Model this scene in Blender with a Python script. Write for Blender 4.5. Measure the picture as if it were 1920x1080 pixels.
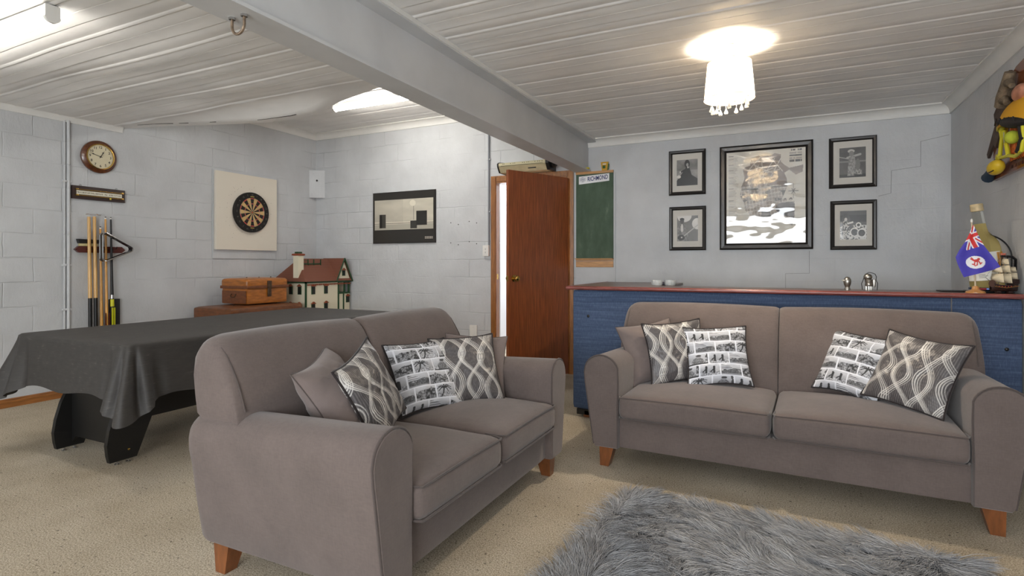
import bpy, bmesh, math, random
import numpy as np
from mathutils import Matrix, Vector
random.seed(5); rng = np.random.default_rng(5)
PI = math.pi; R = math.radians
for o in list(bpy.data.objects): bpy.data.objects.remove(o)
S = bpy.context.scene; COL = S.collection

# ------------------------------------------------------------------ camera, world, lights, exposure
cam = bpy.data.objects.new('camera', bpy.data.cameras.new('camera')); COL.objects.link(cam)
cam.location = (0, 0, 1.14); cam.rotation_euler = (PI/2, 0, R(26.033))
cam.data.sensor_width = 36; cam.data.lens = 36*1045.19/1920; cam.data.shift_y = -(540-494.93)/1920
cam.data.clip_start = .02
S.camera = cam
S.view_settings.view_transform = 'Standard'; S.view_settings.look = 'None'
S.view_settings.exposure = 0.36; S.view_settings.gamma = 1; S.view_settings.use_curve_mapping = False
w = bpy.data.worlds.new('world'); S.world = w; w.use_nodes = True
w.node_tree.nodes['Background'].inputs[0].default_value = (.80, .86, .93, 1)
w.node_tree.nodes['Background'].inputs[1].default_value = 1.6
def area(name, loc, rot, sx, sy, power, col):
    l = bpy.data.lights.new(name, 'AREA'); l.shape = 'RECTANGLE'; l.size = sx; l.size_y = sy; l.energy = power; l.color = col
    o = bpy.data.objects.new(name, l); COL.objects.link(o); o.location = loc; o.rotation_euler = rot; return o
area('daylight_window', (-.35, -2.66, 1.27), (PI/2, 0, 0), 2.9, 1.5, 115, (.93, .965, 1))
area('daylight_side_window', (-4.0, -2.66, 1.27), (PI/2, 0, 0), 1.9, 1.5, 16, (1, .98, .95))

# ------------------------------------------------------------------ colour and mesh helpers
def lin(c):
    c = np.asarray(c, float)/255.; return np.where(c <= .04045, c/12.92, ((c+.055)/1.055)**2.4)
def rgba(c): return (*[float(x) for x in lin(c)], 1.)

class NT:
    def __init__(s, name):
        s.m = bpy.data.materials.new(name); s.m.use_nodes = True; s.t = s.m.node_tree; s.n = s.t.nodes
        s.b = s.n['Principled BSDF']; s._co = None
    def node(s, typ, **kw):
        n = s.n.new(typ)
        for k, v in kw.items():
            if k.startswith('i_'): n.inputs[k[2:].replace('_', ' ')].default_value = v
            else: setattr(n, k, v)
        return n
    def link(s, a, b): s.t.links.new(a, b)
    def co(s):
        if s._co is None: s._co = s.node('ShaderNodeTexCoord').outputs['Object']
        return s._co
    def scaled(s, sc):
        mp = s.node('ShaderNodeMapping'); mp.inputs['Scale'].default_value = sc; s.link(s.co(), mp.inputs['Vector']); return mp.outputs[0]
    def noise(s, scale, detail=3, vec=None, rough=.5):
        n = s.node('ShaderNodeTexNoise'); n.inputs['Scale'].default_value = scale; n.inputs['Detail'].default_value = detail
        n.inputs['Roughness'].default_value = rough
        s.link(vec or s.co(), n.inputs['Vector']); return n.outputs[0]
    def ramp(s, fac, stops):
        r = s.node('ShaderNodeValToRGB'); e = r.color_ramp.elements
        while len(e) < len(stops): e.new(.5)
        for el, (p, c) in zip(e, stops): el.position = p; el.color = c if len(c) == 4 else rgba(c)
        s.link(fac, r.inputs[0]); return r.outputs[0]
    def math(s, op, a, b):
        m = s.node('ShaderNodeMath', operation=op)
        for i, x in enumerate((a, b)):
            if isinstance(x, (int, float)): m.inputs[i].default_value = x
            else: s.link(x, m.inputs[i])
        return m.outputs[0]
    def bump(s, h, strength=.3, dist=.01):
        b = s.node('ShaderNodeBump'); b.inputs['Strength'].default_value = strength; b.inputs['Distance'].default_value = dist
        s.link(h, b.inputs['Height']); s.link(b.outputs[0], s.b.inputs['Normal']); return b
def jit(c, k): return tuple(max(0, min(255, x*k)) for x in c)
def M(name, c, rough=.5, metal=0., bump=None, var=None, coat=0., emit=None, trans=0., ior=1.45, alpha=1.):
    k = NT(name); b = k.b
    b.inputs['Base Color'].default_value = rgba(c); b.inputs['Roughness'].default_value = rough; b.inputs['Metallic'].default_value = metal
    b.inputs['Coat Weight'].default_value = coat; b.inputs['Transmission Weight'].default_value = trans; b.inputs['IOR'].default_value = ior
    if var:
        sc, am = var[0], var[1]; vec = k.scaled(var[2]) if len(var) > 2 else None
        k.link(k.ramp(k.noise(sc, 4, vec), [(.3, jit(c, 1-am)), (.7, jit(c, 1+am))]), b.inputs['Base Color'])
    if bump: k.bump(k.noise(bump[0], 3, k.scaled(bump[3]) if len(bump) > 3 else None), bump[1], bump[2])
    if emit: b.inputs['Emission Color'].default_value = rgba(emit[0]); b.inputs['Emission Strength'].default_value = emit[1]
    return k.m
def Mwood(name, c, scale=6, stretch=(12, 12, 1), am=.28, rough=.38, coat=.15):
    k = NT(name); b = k.b; v = k.scaled(stretch)
    n1 = k.noise(scale, 5, v, .6); k.link(k.ramp(n1, [(.25, jit(c, 1-am)), (.5, c), (.78, jit(c, 1+am))]), b.inputs['Base Color'])
    b.inputs['Roughness'].default_value = rough; b.inputs['Coat Weight'].default_value = coat; b.inputs['Coat Roughness'].default_value = .2
    k.bump(n1, .08, .004); return k.m
def Mfabric(name, c, am=.07, fine=420, fam=.09, rough=.95):
    k = NT(name); b = k.b; b.inputs['Roughness'].default_value = rough; b.inputs['Specular IOR Level'].default_value = .2
    b.inputs['Sheen Weight'].default_value = .25; b.inputs['Sheen Roughness'].default_value = .5
    big = k.noise(6, 6, None, .62); f1 = k.noise(fine, 2, k.scaled((1, 1, .25))); f2 = k.noise(fine, 2, k.scaled((.25, .25, 1)))
    s = k.math('ADD', k.math('MULTIPLY', big, am*2), k.math('MULTIPLY', k.math('ADD', f1, f2), fam))
    s = k.math('ADD', s, 1-am-fam)
    mx = k.node('ShaderNodeMix', data_type='RGBA', blend_type='MULTIPLY'); mx.inputs[0].default_value = 1
    mx.inputs[6].default_value = rgba(c); k.link(s, mx.inputs[7]); k.link(mx.outputs[2], b.inputs['Base Color'])
    k.bump(k.math('ADD', f1, f2), .18, .002); return k.m
def Mvcol(name, rough=.6, coat=0., bump=None, spec=.5, coat_bump=None):
    k = NT(name); a = k.node('ShaderNodeAttribute', attribute_name='paint'); k.link(a.outputs['Color'], k.b.inputs['Base Color'])
    k.b.inputs['Roughness'].default_value = rough; k.b.inputs['Coat Weight'].default_value = coat; k.b.inputs['Coat Roughness'].default_value = .03
    k.b.inputs['Specular IOR Level'].default_value = spec
    if bump: k.bump(k.noise(bump[0], 2), bump[1], bump[2])
    if coat_bump:
        bb = k.node('ShaderNodeBump'); bb.inputs['Strength'].default_value = coat_bump[1]; bb.inputs['Distance'].default_value = coat_bump[2]
        k.link(k.noise(coat_bump[0], 1, k.scaled(coat_bump[3])), bb.inputs['Height']); k.link(bb.outputs[0], k.b.inputs['Coat Normal'])
    return k.m

class MB:
    """collects shapes; build() links them as one mesh object"""
    def __init__(s): s.v = []; s.f = []; s.c = None
    def add(s, v, f):
        o = len(s.v); s.v += [tuple(map(float, p)) for p in v]; s.f += [tuple(i+o for i in q) for q in f]; return s
    def box(s, x0, x1, y0, y1, z0, z1):
        v = [(x, y, z) for z in (z0, z1) for y in (y0, y1) for x in (x0, x1)]
        return s.add(v, [(0, 2, 3, 1), (4, 5, 7, 6), (0, 1, 5, 4), (2, 6, 7, 3), (0, 4, 6, 2), (1, 3, 7, 5)])
    def rbox(s, c, size, r=.01, n=8, crown=0., fn=None):
        """box with rounded edges; crown lifts the middle of its top"""
        h = np.array(size)/2.; r = min(r, h.min()*.98); hi = h-r
        t = np.linspace(-1, 1, n+1); t = np.sign(t)*(1-(1-np.abs(t))**1.6)
        bm = bmesh.new()
        for ax in range(3):
            for sg in (-1, 1):
                g = []
                for a in t:
                    row = []
                    for b in t:
                        p = np.zeros(3); p[ax] = sg*h[ax]; p[(ax+1) % 3] = a*h[(ax+1) % 3]; p[(ax+2) % 3] = b*h[(ax+2) % 3]
                        q = np.clip(p, -hi, hi); d = p-q; L = np.linalg.norm(d); p2 = q+d/L*r if L > 0 else p
                        if crown and p2[2] > 0: p2[2] += crown*max(0, 1-(p2[0]/h[0])**2)*max(0, 1-(p2[1]/h[1])**2)*(p2[2]/h[2])
                        if fn is not None: p2 = np.array(fn(p2))
                        row.append(bm.verts.new(p2+np.array(c)))
                    g.append(row)
                for i in range(n):
                    for j in range(n):
                        q = [g[i][j], g[i+1][j], g[i+1][j+1], g[i][j+1]]
                        bm.faces.new(q if sg > 0 else q[::-1])
        bmesh.ops.remove_doubles(bm, verts=bm.verts, dist=1e-5)
        bm.verts.index_update(); s.add([v.co for v in bm.verts], [[v.index for v in f.verts] for f in bm.faces]); bm.free(); return s
    def tube(s, path, r, n=8, closed=False, r2=None):
        P_ = [np.array(p, float) for p in path]; m = len(P_); rings = []; up = None
        for i, p in enumerate(P_):
            a = P_[(i-1) % m] if (closed or i > 0) else p; b = P_[(i+1) % m] if (closed or i < m-1) else p
            t = b-a; t = t/(np.linalg.norm(t)+1e-12)
            if up is None: up = np.array((0, 0, 1.)) if abs(t[2]) < .9 else np.array((1., 0, 0))
            x = np.cross(up, t); x /= np.linalg.norm(x)+1e-12; y = np.cross(t, x); up = y
            rr = r if r2 is None else r+(r2-r)*i/(m-1)
            rings.append([p+rr*(math.cos(k*2*PI/n)*x+math.sin(k*2*PI/n)*y) for k in range(n)])
        v = [q for g in rings for q in g]; f = []
        for i in range(m if closed else m-1):
            for k in range(n):
                a, b = i*n, ((i+1) % m)*n; f.append((a+k, a+(k+1) % n, b+(k+1) % n, b+k))
        if not closed: f += [tuple(range(n))[::-1], tuple((m-1)*n+k for k in range(n))]
        return s.add(v, f)
    def cone(s, p0, p1, r0, r1=None, n=16): return s.tube([p0, p1], r0, n, r2=r0 if r1 is None else r1)
    def lathe(s, prof, n=24, c=(0, 0, 0), mat=None, caps=True):
        v = []; f = []
        for r, z in prof: v += [Vector((r*math.cos(k*2*PI/n), r*math.sin(k*2*PI/n), z)) for k in range(n)]
        for i in range(len(prof)-1):
            for k in range(n): f.append((i*n+k, i*n+(k+1) % n, (i+1)*n+(k+1) % n, (i+1)*n+k))
        if caps and prof[0][0] > 1e-6: f.append(tuple(range(n))[::-1])
        if caps and prof[-1][0] > 1e-6: f.append(tuple((len(prof)-1)*n+k for k in range(n)))
        if mat is not None: v = [mat @ p for p in v]
        return s.add([Vector(c)+p for p in v], f)
    def prism(s, poly, axis, d0, d1):
        m = len(poly); g = {'x': lambda a, b, d: (d, a, b), 'y': lambda a, b, d: (a, d, b), 'z': lambda a, b, d: (a, b, d)}[axis]
        v = [g(a, b, d0) for a, b in poly]+[g(a, b, d1) for a, b in poly]
        return s.add(v, [tuple(range(m))[::-1], tuple(range(m, 2*m))]+[(i, (i+1) % m, m+(i+1) % m, m+i) for i in range(m)])
    def grid(s, nu, nv, fn, closed=False):
        v = [fn(i/nu, j/nv) for j in range(nv+1) for i in range(nu+(0 if closed else 1))]; W = nu if closed else nu+1
        f = [(j*W+i, j*W+(i+1) % W, (j+1)*W+(i+1) % W, (j+1)*W+i) for j in range(nv) for i in range(nu)]
        return s.add(v, f)
    def ball(s, c, r, nu=18, nv=12, mat=None):
        r = (r, r, r) if isinstance(r, (int, float)) else r; v = []; f = []
        for j in range(nv+1):
            t = PI*j/nv
            for i in range(nu):
                p = Vector((r[0]*math.sin(t)*math.cos(i*2*PI/nu), r[1]*math.sin(t)*math.sin(i*2*PI/nu), r[2]*math.cos(t)))
                v.append(Vector(c)+(mat @ p if mat is not None else p))
        for j in range(nv):
            for i in range(nu): f.append((j*nu+i, (j+1)*nu+i, (j+1)*nu+(i+1) % nu, j*nu+(i+1) % nu))
        return s.add(v, f)
    def xf(s, m): s.v = [tuple(m @ Vector(p)) for p in s.v]; return s
    def build(s, name, m, parent=None, smooth=True, ang=40, recalc=True, paint=None):
        me = bpy.data.meshes.new(name); me.from_pydata(s.v, [], s.f)
        if recalc:
            bm = bmesh.new(); bm.from_mesh(me); bmesh.ops.remove_doubles(bm, verts=bm.verts, dist=1e-6) if paint is None else None
            bmesh.ops.recalc_face_normals(bm, faces=bm.faces); bm.to_mesh(me); bm.free()
        if paint is not None:
            a = me.color_attributes.new('paint', 'FLOAT_COLOR', 'POINT')
            c = np.ones((len(me.vertices), 4), np.float32); c[:, :3] = lin(np.clip(paint, 0, 1)*255); a.data.foreach_set('color', c.ravel())
        if smooth: me.shade_smooth(); me.set_sharp_from_angle(angle=R(ang))
        me.materials.append(m); o = bpy.data.objects.new(name, me); COL.objects.link(o)
        if parent is not None: o.parent = parent
        return o
def tag(o, label=None, cat=None, group=None, kind=None):
    if label: o['label'] = label
    if cat: o['category'] = cat
    if group: o['group'] = group
    if kind: o['kind'] = kind
    return o
def thing(name, label, cat, loc=(0, 0, 0), rz=0., group=None):
    o = bpy.data.objects.new(name, None); o.empty_display_size = .1; COL.objects.link(o); o.location = loc; o.rotation_euler = (0, 0, rz)
    return tag(o, label, cat, group)
def struct(name, mb, m, parent=None, **kw):
    o = mb.build(name, m, parent, **kw)
    if parent is None: o['kind'] = 'structure'
    return o
def text_mesh(txt, size, m4, bold=0., align='CENTER', shear=0., sx=1.):
    cu = bpy.data.curves.new('txt', 'FONT'); cu.body = txt; cu.size = size; cu.align_x = align; cu.align_y = 'CENTER'; cu.offset = bold; cu.shear = shear
    cu.resolution_u = 3
    o = bpy.data.objects.new('txt', cu); COL.objects.link(o); dg = bpy.context.evaluated_depsgraph_get()
    me = bpy.data.meshes.new_from_object(o.evaluated_get(dg)); mb = MB()
    mb.add([m4 @ Vector((v.co.x*sx, v.co.y, 0)) for v in me.vertices], [list(p.vertices) for p in me.polygons])
    bpy.data.objects.remove(o); bpy.data.curves.remove(cu); bpy.data.meshes.remove(me); return mb
UP = Matrix(((1, 0, 0, 0), (0, 0, -1, 0), (0, 1, 0, 0), (0, 0, 0, 1)))      # text lying in xy -> standing in xz, read from -y
def T(x, y, z): return Matrix.Translation((x, y, z))
def vnoise(x, y, seed=0):
    """smooth value noise for numpy arrays"""
    def h(i, j):
        n = (i*374761393+j*668265263+seed*982451653) & 0x7fffffff; n = ((n ^ (n >> 13))*1274126177) & 0x7fffffff
        return ((n ^ (n >> 16)) & 0xffff)/65535.
    xi = np.floor(x).astype(np.int64); yi = np.floor(y).astype(np.int64); fx = x-xi; fy = y-yi; fx = fx*fx*(3-2*fx); fy = fy*fy*(3-2*fy)
    return (h(xi, yi)*(1-fx)+h(xi+1, yi)*fx)*(1-fy)+(h(xi, yi+1)*(1-fx)+h(xi+1, yi+1)*fx)*fy
def fbm(x, y, seed=0, o=4): return sum(vnoise(x*2**k, y*2**k, seed+k)*.5**k for k in range(o))/sum(.5**k for k in range(o))

# ------------------------------------------------------------------ materials
def wall_mat(name, c, horiz, strength, smooth_from=None):
    k = NT(name); b = k.b; b.inputs['Roughness'].default_value = .5
    sp = k.node('ShaderNodeSeparateXYZ'); k.link(k.co(), sp.inputs[0]); cb = k.node('ShaderNodeCombineXYZ')
    k.link(sp.outputs[horiz], cb.inputs[0]); k.link(sp.outputs[2], cb.inputs[1])
    wob = k.noise(9, 3); ad = k.node('ShaderNodeVectorMath', operation='MULTIPLY_ADD'); 
    cw = k.node('ShaderNodeCombineXYZ'); k.link(wob, cw.inputs[0]); k.link(k.noise(7, 3), cw.inputs[1])
    k.link(cw.outputs[0], ad.inputs[0]); ad.inputs[1].default_value = (.02, .02, 0); k.link(cb.outputs[0], ad.inputs[2])
    br = k.node('ShaderNodeTexBrick'); br.inputs['Scale'].default_value = 1; br.inputs['Brick Width'].default_value = .4; br.inputs['Row Height'].default_value = .2
    br.inputs['Mortar Size'].default_value = .006; br.inputs['Mortar Smooth'].default_value = .8; br.inputs['Bias'].default_value = 0
    k.link(ad.outputs[0], br.inputs['Vector'])
    patchy = k.ramp(k.noise(1.7, 3), [(.42, (0, 0, 0, 1)), (.66, (1, 1, 1, 1))])
    mort = k.math('MULTIPLY', k.math('MULTIPLY', br.outputs['Fac'], patchy), -.9*strength)
    if smooth_from is not None:      # the part of the wall right of the beam is skimmed smoother
        mr = k.node('ShaderNodeMapRange'); k.link(sp.outputs[0], mr.inputs[0]); mr.inputs[1].default_value = smooth_from-.1; mr.inputs[2].default_value = smooth_from+.1; mr.inputs[3].default_value = 1; mr.inputs[4].default_value = .12
        mort = k.math('MULTIPLY', mort, mr.outputs[0])
    rough1 = k.noise(26, 5, k.scaled((1, 1, .45)), .65); h = k.math('ADD', mort, k.math('MULTIPLY', rough1, .5)); h = k.math('ADD', h, k.math('MULTIPLY', k.noise(120, 3, None, .6), .12))
    k.bump(h, .6, .014)
    k.link(k.ramp(k.noise(3.3, 5), [(.25, jit(c, .955)), (.75, jit(c, 1.03))]), b.inputs['Base Color']); return k.m
WALL = (200, 202, 204)
m_wall_x = wall_mat('painted_block_wall', WALL, 0, 1., -1.85); m_wall_y = wall_mat('painted_block_wall_side', WALL, 1, 1.); m_wall_s = wall_mat('painted_smooth_wall', WALL, 1, .25)
m_ceil = M('ceiling_paint', (230, 228, 225), .38, bump=(30, .08, .004, (.3, 1, 1)), var=(2.5, .03))
m_trim = M('cornice_white', (226, 225, 221), .5, var=(6, .02))
m_beam = M('beam_paint', (202, 203, 204), .42, bump=(40, .06, .003), var=(4, .025))
def carpet_mat():
    k = NT('carpet'); b = k.b; b.inputs['Roughness'].default_value = 1; b.inputs['Specular IOR Level'].default_value = .1
    n = k.noise(165, 3, None, .8); big = k.noise(2.2, 3); fl = k.noise(60, 2)
    c1 = k.ramp(n, [(.28, (82, 73, 62)), (.42, (172, 159, 139)), (.55, (212, 200, 179)), (.72, (248, 241, 226))])
    c2 = k.ramp(fl, [(.26, (140, 138, 140)), (.36, (255, 255, 255))]); c3 = k.ramp(big, [(.3, (224, 220, 214)), (.7, (255, 255, 255))])
    mx = k.node('ShaderNodeMix', data_type='RGBA', blend_type='MULTIPLY'); mx.inputs[0].default_value = 1; k.link(c1, mx.inputs[6]); k.link(c2, mx.inputs[7])
    m2 = k.node('ShaderNodeMix', data_type='RGBA', blend_type='MULTIPLY'); m2.inputs[0].default_value = 1; k.link(mx.outputs[2], m2.inputs[6]); k.link(c3, m2.inputs[7])
    k.link(m2.outputs[2], b.inputs['Base Color']); k.bump(n, .5, .008); return k.m
m_carpet = carpet_mat()
m_wood_red = Mwood('door_veneer', (138, 74, 38), 5, (26, 26, .9), .3, .35, .2)
m_wood_jamb = Mwood('jamb_wood', (150, 98, 50), 6, (14, 14, 1.2), .25, .3, .3)
m_wood_skirt = Mwood('skirting_wood', (150, 96, 48), 5, (14, 1.2, 14), .22, .35, .2)
m_brass = M('brass', (200, 165, 90), .22, 1.); m_chrome = M('chrome', (190, 190, 190), .22, 1.); m_dkmetal = M('dark_metal', (60, 58, 56), .35, .9)
m_black = M('black_satin', (26, 25, 25), .4); m_blackwood = Mwood('black_wood', (13, 12, 11), 5, (10, 1, 10), .2, .5, 0)
m_white = M('white_plastic', (232, 231, 226), .4); m_cream = M('cream_board', (228, 220, 205), .7)

# ------------------------------------------------------------------ room shell
XL, XR, YB, YF, ZC, ZH, BX = -5.542, 1.1813, 5.467, -2.7, 2.405, 2.84, -1.86
struct('floor', MB().box(XL-.15, XR+.15, YF-.15, 7.2, -.1, 0), m_carpet)
mb = MB(); mb.box(XL-.15, -2.89, YB, YB+.15, 0, 3); mb.box(-2.89, -2.0, YB, YB+.15, 2.06, 3); mb.box(-2.0, XR+.15, YB, YB+.15, 0, 3)
wall_back = struct('wall_back', mb, m_wall_x, smooth=False)
wall_left = struct('wall_left', MB().box(XL-.15, XL, YF, YB, 0, 3), m_wall_y, smooth=False)
struct('wall_right', MB().box(XR, XR+.15, YF, YB, 0, 3), m_wall_s, smooth=False)
mb = MB(); zf0, zf1 = .5, 2.05
for x0, x1 in ((XL-.15, -5.0), (-3.0, -1.85), (1.15, XR+.15)): mb.box(x0, x1, YF-.15, YF, 0, 3)
for x0, x1 in ((-5.0, -3.0), (-1.85, 1.15)): mb.box(x0, x1, YF-.15, YF, 0, zf0); mb.box(x0, x1, YF-.15, YF, zf1, 3)
struct('wall_front', mb, m_wall_x, smooth=False)
for i, (x0, x1, n) in enumerate(((-1.85, 1.15, 4), (-5.0, -3.0, 2))):
    mb = MB(); mb.box(x0, x1, YF-.06, YF+.01, zf0, zf0+.05).box(x0, x1, YF-.06, YF+.01, zf1-.05, zf1)
    for q in range(n+1): xx = x0+.025+(x1-x0-.05)*q/n; mb.box(xx-.025, xx+.025, YF-.06, YF+.01, zf0+.05, zf1-.05)
    struct('window_%d' % (i+1), mb, m_white, smooth=False)
mb = MB(); mb.box(-4.4, -.8, 7.05, 7.2, 0, 3).box(-4.45, -4.4, YB+.15, 7.05, 0, 3).box(-.8, -.75, YB+.15, 7.05, 0, 3).box(-4.45, -.75, YB+.15, 7.2, 2.6, 2.7)
struct('wall_hall', mb, M('hall_paint', (228, 230, 234), .7), smooth=False)
lp = bpy.data.lights.new('hall_light', 'POINT'); lp.energy = 70; lp.shadow_soft_size = .15; lo = bpy.data.objects.new('hall_light', lp); COL.objects.link(lo); lo.location = (-2.9, 6.3, 2.3)
# small plugged holes and hairline cracks in the block wall
mh = M('dark_hole', (40, 36, 33), .9)
for (px, pz) in ((-3.455, 1.615), (-3.353, 1.592), (-3.21, 1.622), (-3.113, 1.602), (-3.456, 1.383), (-3.354, 1.36), (-3.209, 1.392), (-3.114, 1.368), (-4.04, .58)):
    MB().cone((px, YB-.002, pz), (px, YB+.002, pz), .006, n=8).build('plug_hole', mh, wall_back)
m_crack = M('crack_line', (120, 122, 124), .9)
for pts in ([(1.17, 2.16), (.985, 2.125), (.985, 1.925), (.79, 1.905), (.785, 1.72), (.70, 1.70)], [(.195, 1.255), (.195, 1.06), (.01, 1.055), (.01, .9)]):
    MB().tube([(x, YB-.0003, z) for x, z in pts], .0014, 4).build('crack', m_crack, wall_back)

PITCH = .305
PROF = [(0, .006), (.0015, .006), (.0025, 0), (.065, .0005), (.082, -.0026), (.087, -.0026), (.096, .0020), (.102, 0), (.165, .0003), (.184, .0024), (.19, .0024), (.196, -.0006), (.206, -.0026), (.211, -.0026), (.220, .0018), (.226, 0), (.3025, 0), (.3035, .006)]
def ribs(y0, y1, y_ref=2.74):
    """(y, z) profile of the interlocking ceiling strips between y0 and y1"""
    out = []
    for i in range(math.floor((y0-y_ref)/PITCH), math.ceil((y1-y_ref)/PITCH)+1):
        out += [(y_ref+i*PITCH+a, z) for a, z in PROF if y0 < y_ref+i*PITCH+a < y1]
    return [(y0, 0.)]+out+[(y1, 0.)]
def ceil(x0, x1, y0, y1, z, warp=None, yref=2.74, nx=1):
    pr = ribs(y0, y1, yref); xs = np.linspace(x0, x1, nx+1); mb = MB()
    V = [(x, y, z+dz+(warp(x, y) if warp else 0)) for y, dz in pr for x in xs]; W = nx+1
    mb.add(V, [(j*W+i, j*W+i+1, (j+1)*W+i+1, (j+1)*W+i) for j in range(len(pr)-1) for i in range(nx)]); return mb
def warp_l(x, y):
    a = float(fbm(np.array(x*.9+3.), np.array(y*3.3), 3, 2))-.5; t = min(1, max(0, (x-XL)/.6))*min(1, max(0, (-1.95-x)/.5))
    return .03*a*t
def warp_r(x, y):
    a = float(fbm(np.array(x*.8+9.), np.array(y*3.), 7, 2))-.5; return .012*a*max(0, 1-(x+1.7)/1.4)*min(1, (x+1.7)/.3)
struct('ceiling', ceil(-1.72, XR, YF, YB, ZC, warp_r, 2.755, 24), m_ceil, ang=25)
struct('ceiling.001', ceil(XL, BX, YF, 3.0, ZC, warp_l, 3.09, 60), m_ceil, ang=25)
struct('ceiling.002', ceil(XL, BX, 3.09, YB, ZH, None, 2.9, 2), m_ceil, ang=25)
# loose last board of the low ceiling, sagging in the middle, with its thin fascia
EDGE = [(-5.542, 3.10, 2.405), (-5.15, 3.2, 2.408), (-4.6, 3.26, 2.372), (-3.9, 3.30, 2.326), (-3.54, 3.30, 2.319), (-3.32, 3.29, 2.327), (-3.06, 3.26, 2.385), (-2.6, 3.17, 2.405), (-1.86, 3.05, 2.41)]
def edge(t):
    x = XL+(BX-XL)*t; xs = [e[0] for e in EDGE]; return x, float(np.interp(x, xs, [e[1] for e in EDGE])), float(np.interp(x, xs, [e[2] for e in EDGE]))
def sag(u, v):
    x, ye, ze = edge(u); k = min(1, v/.8); y = 3.0+(ye-.075-3.0)*k
    z = ZC+(ze+.006-ZC)*(k*k)
    if v > .8: z = z+(ze-z)*(v-.8)/.2; y += .075*(v-.8)/.2
    return (x, y, z)
sagging = struct('ceiling.003', MB().grid(70, 10, sag), m_ceil, ang=30)
for a, b in ((.06, .17), (.19, .22), (.29, .31), (.44, .56)): MB().tube([tuple(np.array(sag(a+(b-a)*q, .8))-(0, 0, .001)) for q in np.linspace(0, 1, 8)], .0018, 5, r2=.003).build('crack', M('dark_gap', (60, 54, 48), .9), sagging)
mb = MB(); mb.grid(40, 1, lambda u, v: (edge(u)[0], edge(u)[1]-.03, edge(u)[2]+.02+(ZH+.02-edge(u)[2])*v)).grid(1, 1, lambda u, v: (BX+.02, 3.0+2.467*u, 2.38+.48*v))
struct('trim_1', mb, m_trim, smooth=False)
COVE = [(0, 0), (0, -.012)]+[(.012+.06*(1-math.cos(a)), -.07+.058*math.sin(a)) for a in np.linspace(PI/2, 0, 7)][::1]
cove = [(0, .003), (.075, .003), (.075, -.008)]+[(.012+.063*(1-math.sin(a)), -.068+.060*math.cos(a)) for a in np.linspace(0, PI/2, 8)][::-1]
cove = [(0, .003), (.075, .003), (.075, -.009)]+[(.075-.063*math.sin(a), -.072+.063*math.cos(a)) for a in np.linspace(0, PI/2, 8)]+[(.012, -.078), (0, -.078)]
def cornice(name, wall, a, b, z):
    mb = MB()
    if wall == 'back': mb.prism([(YB-d, z+h) for d, h in cove], 'x', a, b)
    if wall == 'left': mb.prism([(XL+d, z+h) for d, h in cove], 'y', a, b)
    if wall == 'right': mb.prism([(XR-d, z+h) for d, h in cove], 'y', a, b)
    struct(name, mb, m_trim, ang=30)
ZK = ZC+.012
cornice('trim_2', 'back', -1.80, XR, ZC); cornice('trim_3', 'right', YF, YB, ZC); cornice('trim_4', 'left', YF, 3.07, ZC+.03)
cornice('trim_5', 'left', 3.3, YB, ZH); cornice('trim_6', 'back', XL, -1.98, ZH)
bbp = [(0, 0), (.016, 0), (.016, .05), (.010, .056), (.012, .063), (.006, .07), (0, .07)]
struct('baseboard_left', MB().prism([(XL+d, h) for d, h in bbp], 'y', YF, YB), m_wood_skirt)
struct('baseboard_back', MB().prism([(YB-d, h) for d, h in bbp], 'x', XL+.02, -2.93), m_wood_skirt)
# I-beam
mb = MB(); mb.box(-1.938, -1.772, YF, YB, 2.081, 2.096); mb.box(-1.90, -1.80, YF, YB, 2.096, 2.372); mb.box(-2.0, -1.712, YF, YB, 2.372, 2.398)
beam = struct('beam', mb, m_beam, smooth=False)
MB().box(-1.712, -1.705, YF, YB-.08, 2.378, 2.403).build('edge_strip', m_trim, beam, smooth=False)
hk = thing('ceiling_hook', 'bent steel u-shaped hook bolted under the beam', 'hook', (-1.863, 1.445, 2.081))
mb = MB(); mb.tube([(-.033, 0, 0), (-.034, 0, -.03)]+[(.034*math.cos(a), 0, -.034-.034*math.sin(a)) for a in np.linspace(PI, 0, 13)]+[(.034, 0, -.02), (.033, 0, 0)], .0055, 8).build('hook_rod', M('rusty_steel', (140, 122, 104), .4, .8, var=(60, .2)), hk)
for sx in (-1, 1): MB().lathe([(.013, 0), (.013, -.009), (.008, -.011)], 6, (.0335*sx, 0, 0)).build('nut', m_chrome, hk)

# ------------------------------------------------------------------ doorway, door, architrave
mb = MB()
for (x0, x1, z0, z1) in ((-2.921, -2.855, 0, 2.109), (-2.015, -1.957, 0, 2.109), (-2.855, -2.015, 2.05, 2.109)):
    mb.box(x0, x1, YB-.022, YB, z0, z1)
for (x0, x1, z0, z1) in ((-2.912, -2.862, 0, 2.09), (-2.855, -2.015, 2.05, 2.09)): mb.box(x0+.012, x1, YB-.03, YB-.022, z0, z1)
mb.box(-2.89, -2.853, YB-.02, YB+.055, 0, 2.05).box(-2.03, -2.0, YB-.02, YB+.15, 0, 2.05).box(-2.853, -2.03, YB-.02, YB+.15, 2.03, 2.06)
tr = struct('trim_7', mb, m_wood_jamb, smooth=False)
MB().rbox((-2.8525, YB+.01, 1.0), (.003, .028, .06), .001, 3).build('strike_plate', m_brass, tr)
dang = math.atan2(4.70-5.435, -2.36+2.033)
door = bpy.data.objects.new('door_1', None); COL.objects.link(door); door.location = (-2.033, 5.435, .008); door.rotation_euler = (0, 0, dang); door['kind'] = 'structure'
MB().rbox((.402, .019, 1.01), (.80, .036, 2.02), .002, 4).build('leaf', m_wood_red, door)
mb = MB()
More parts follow.
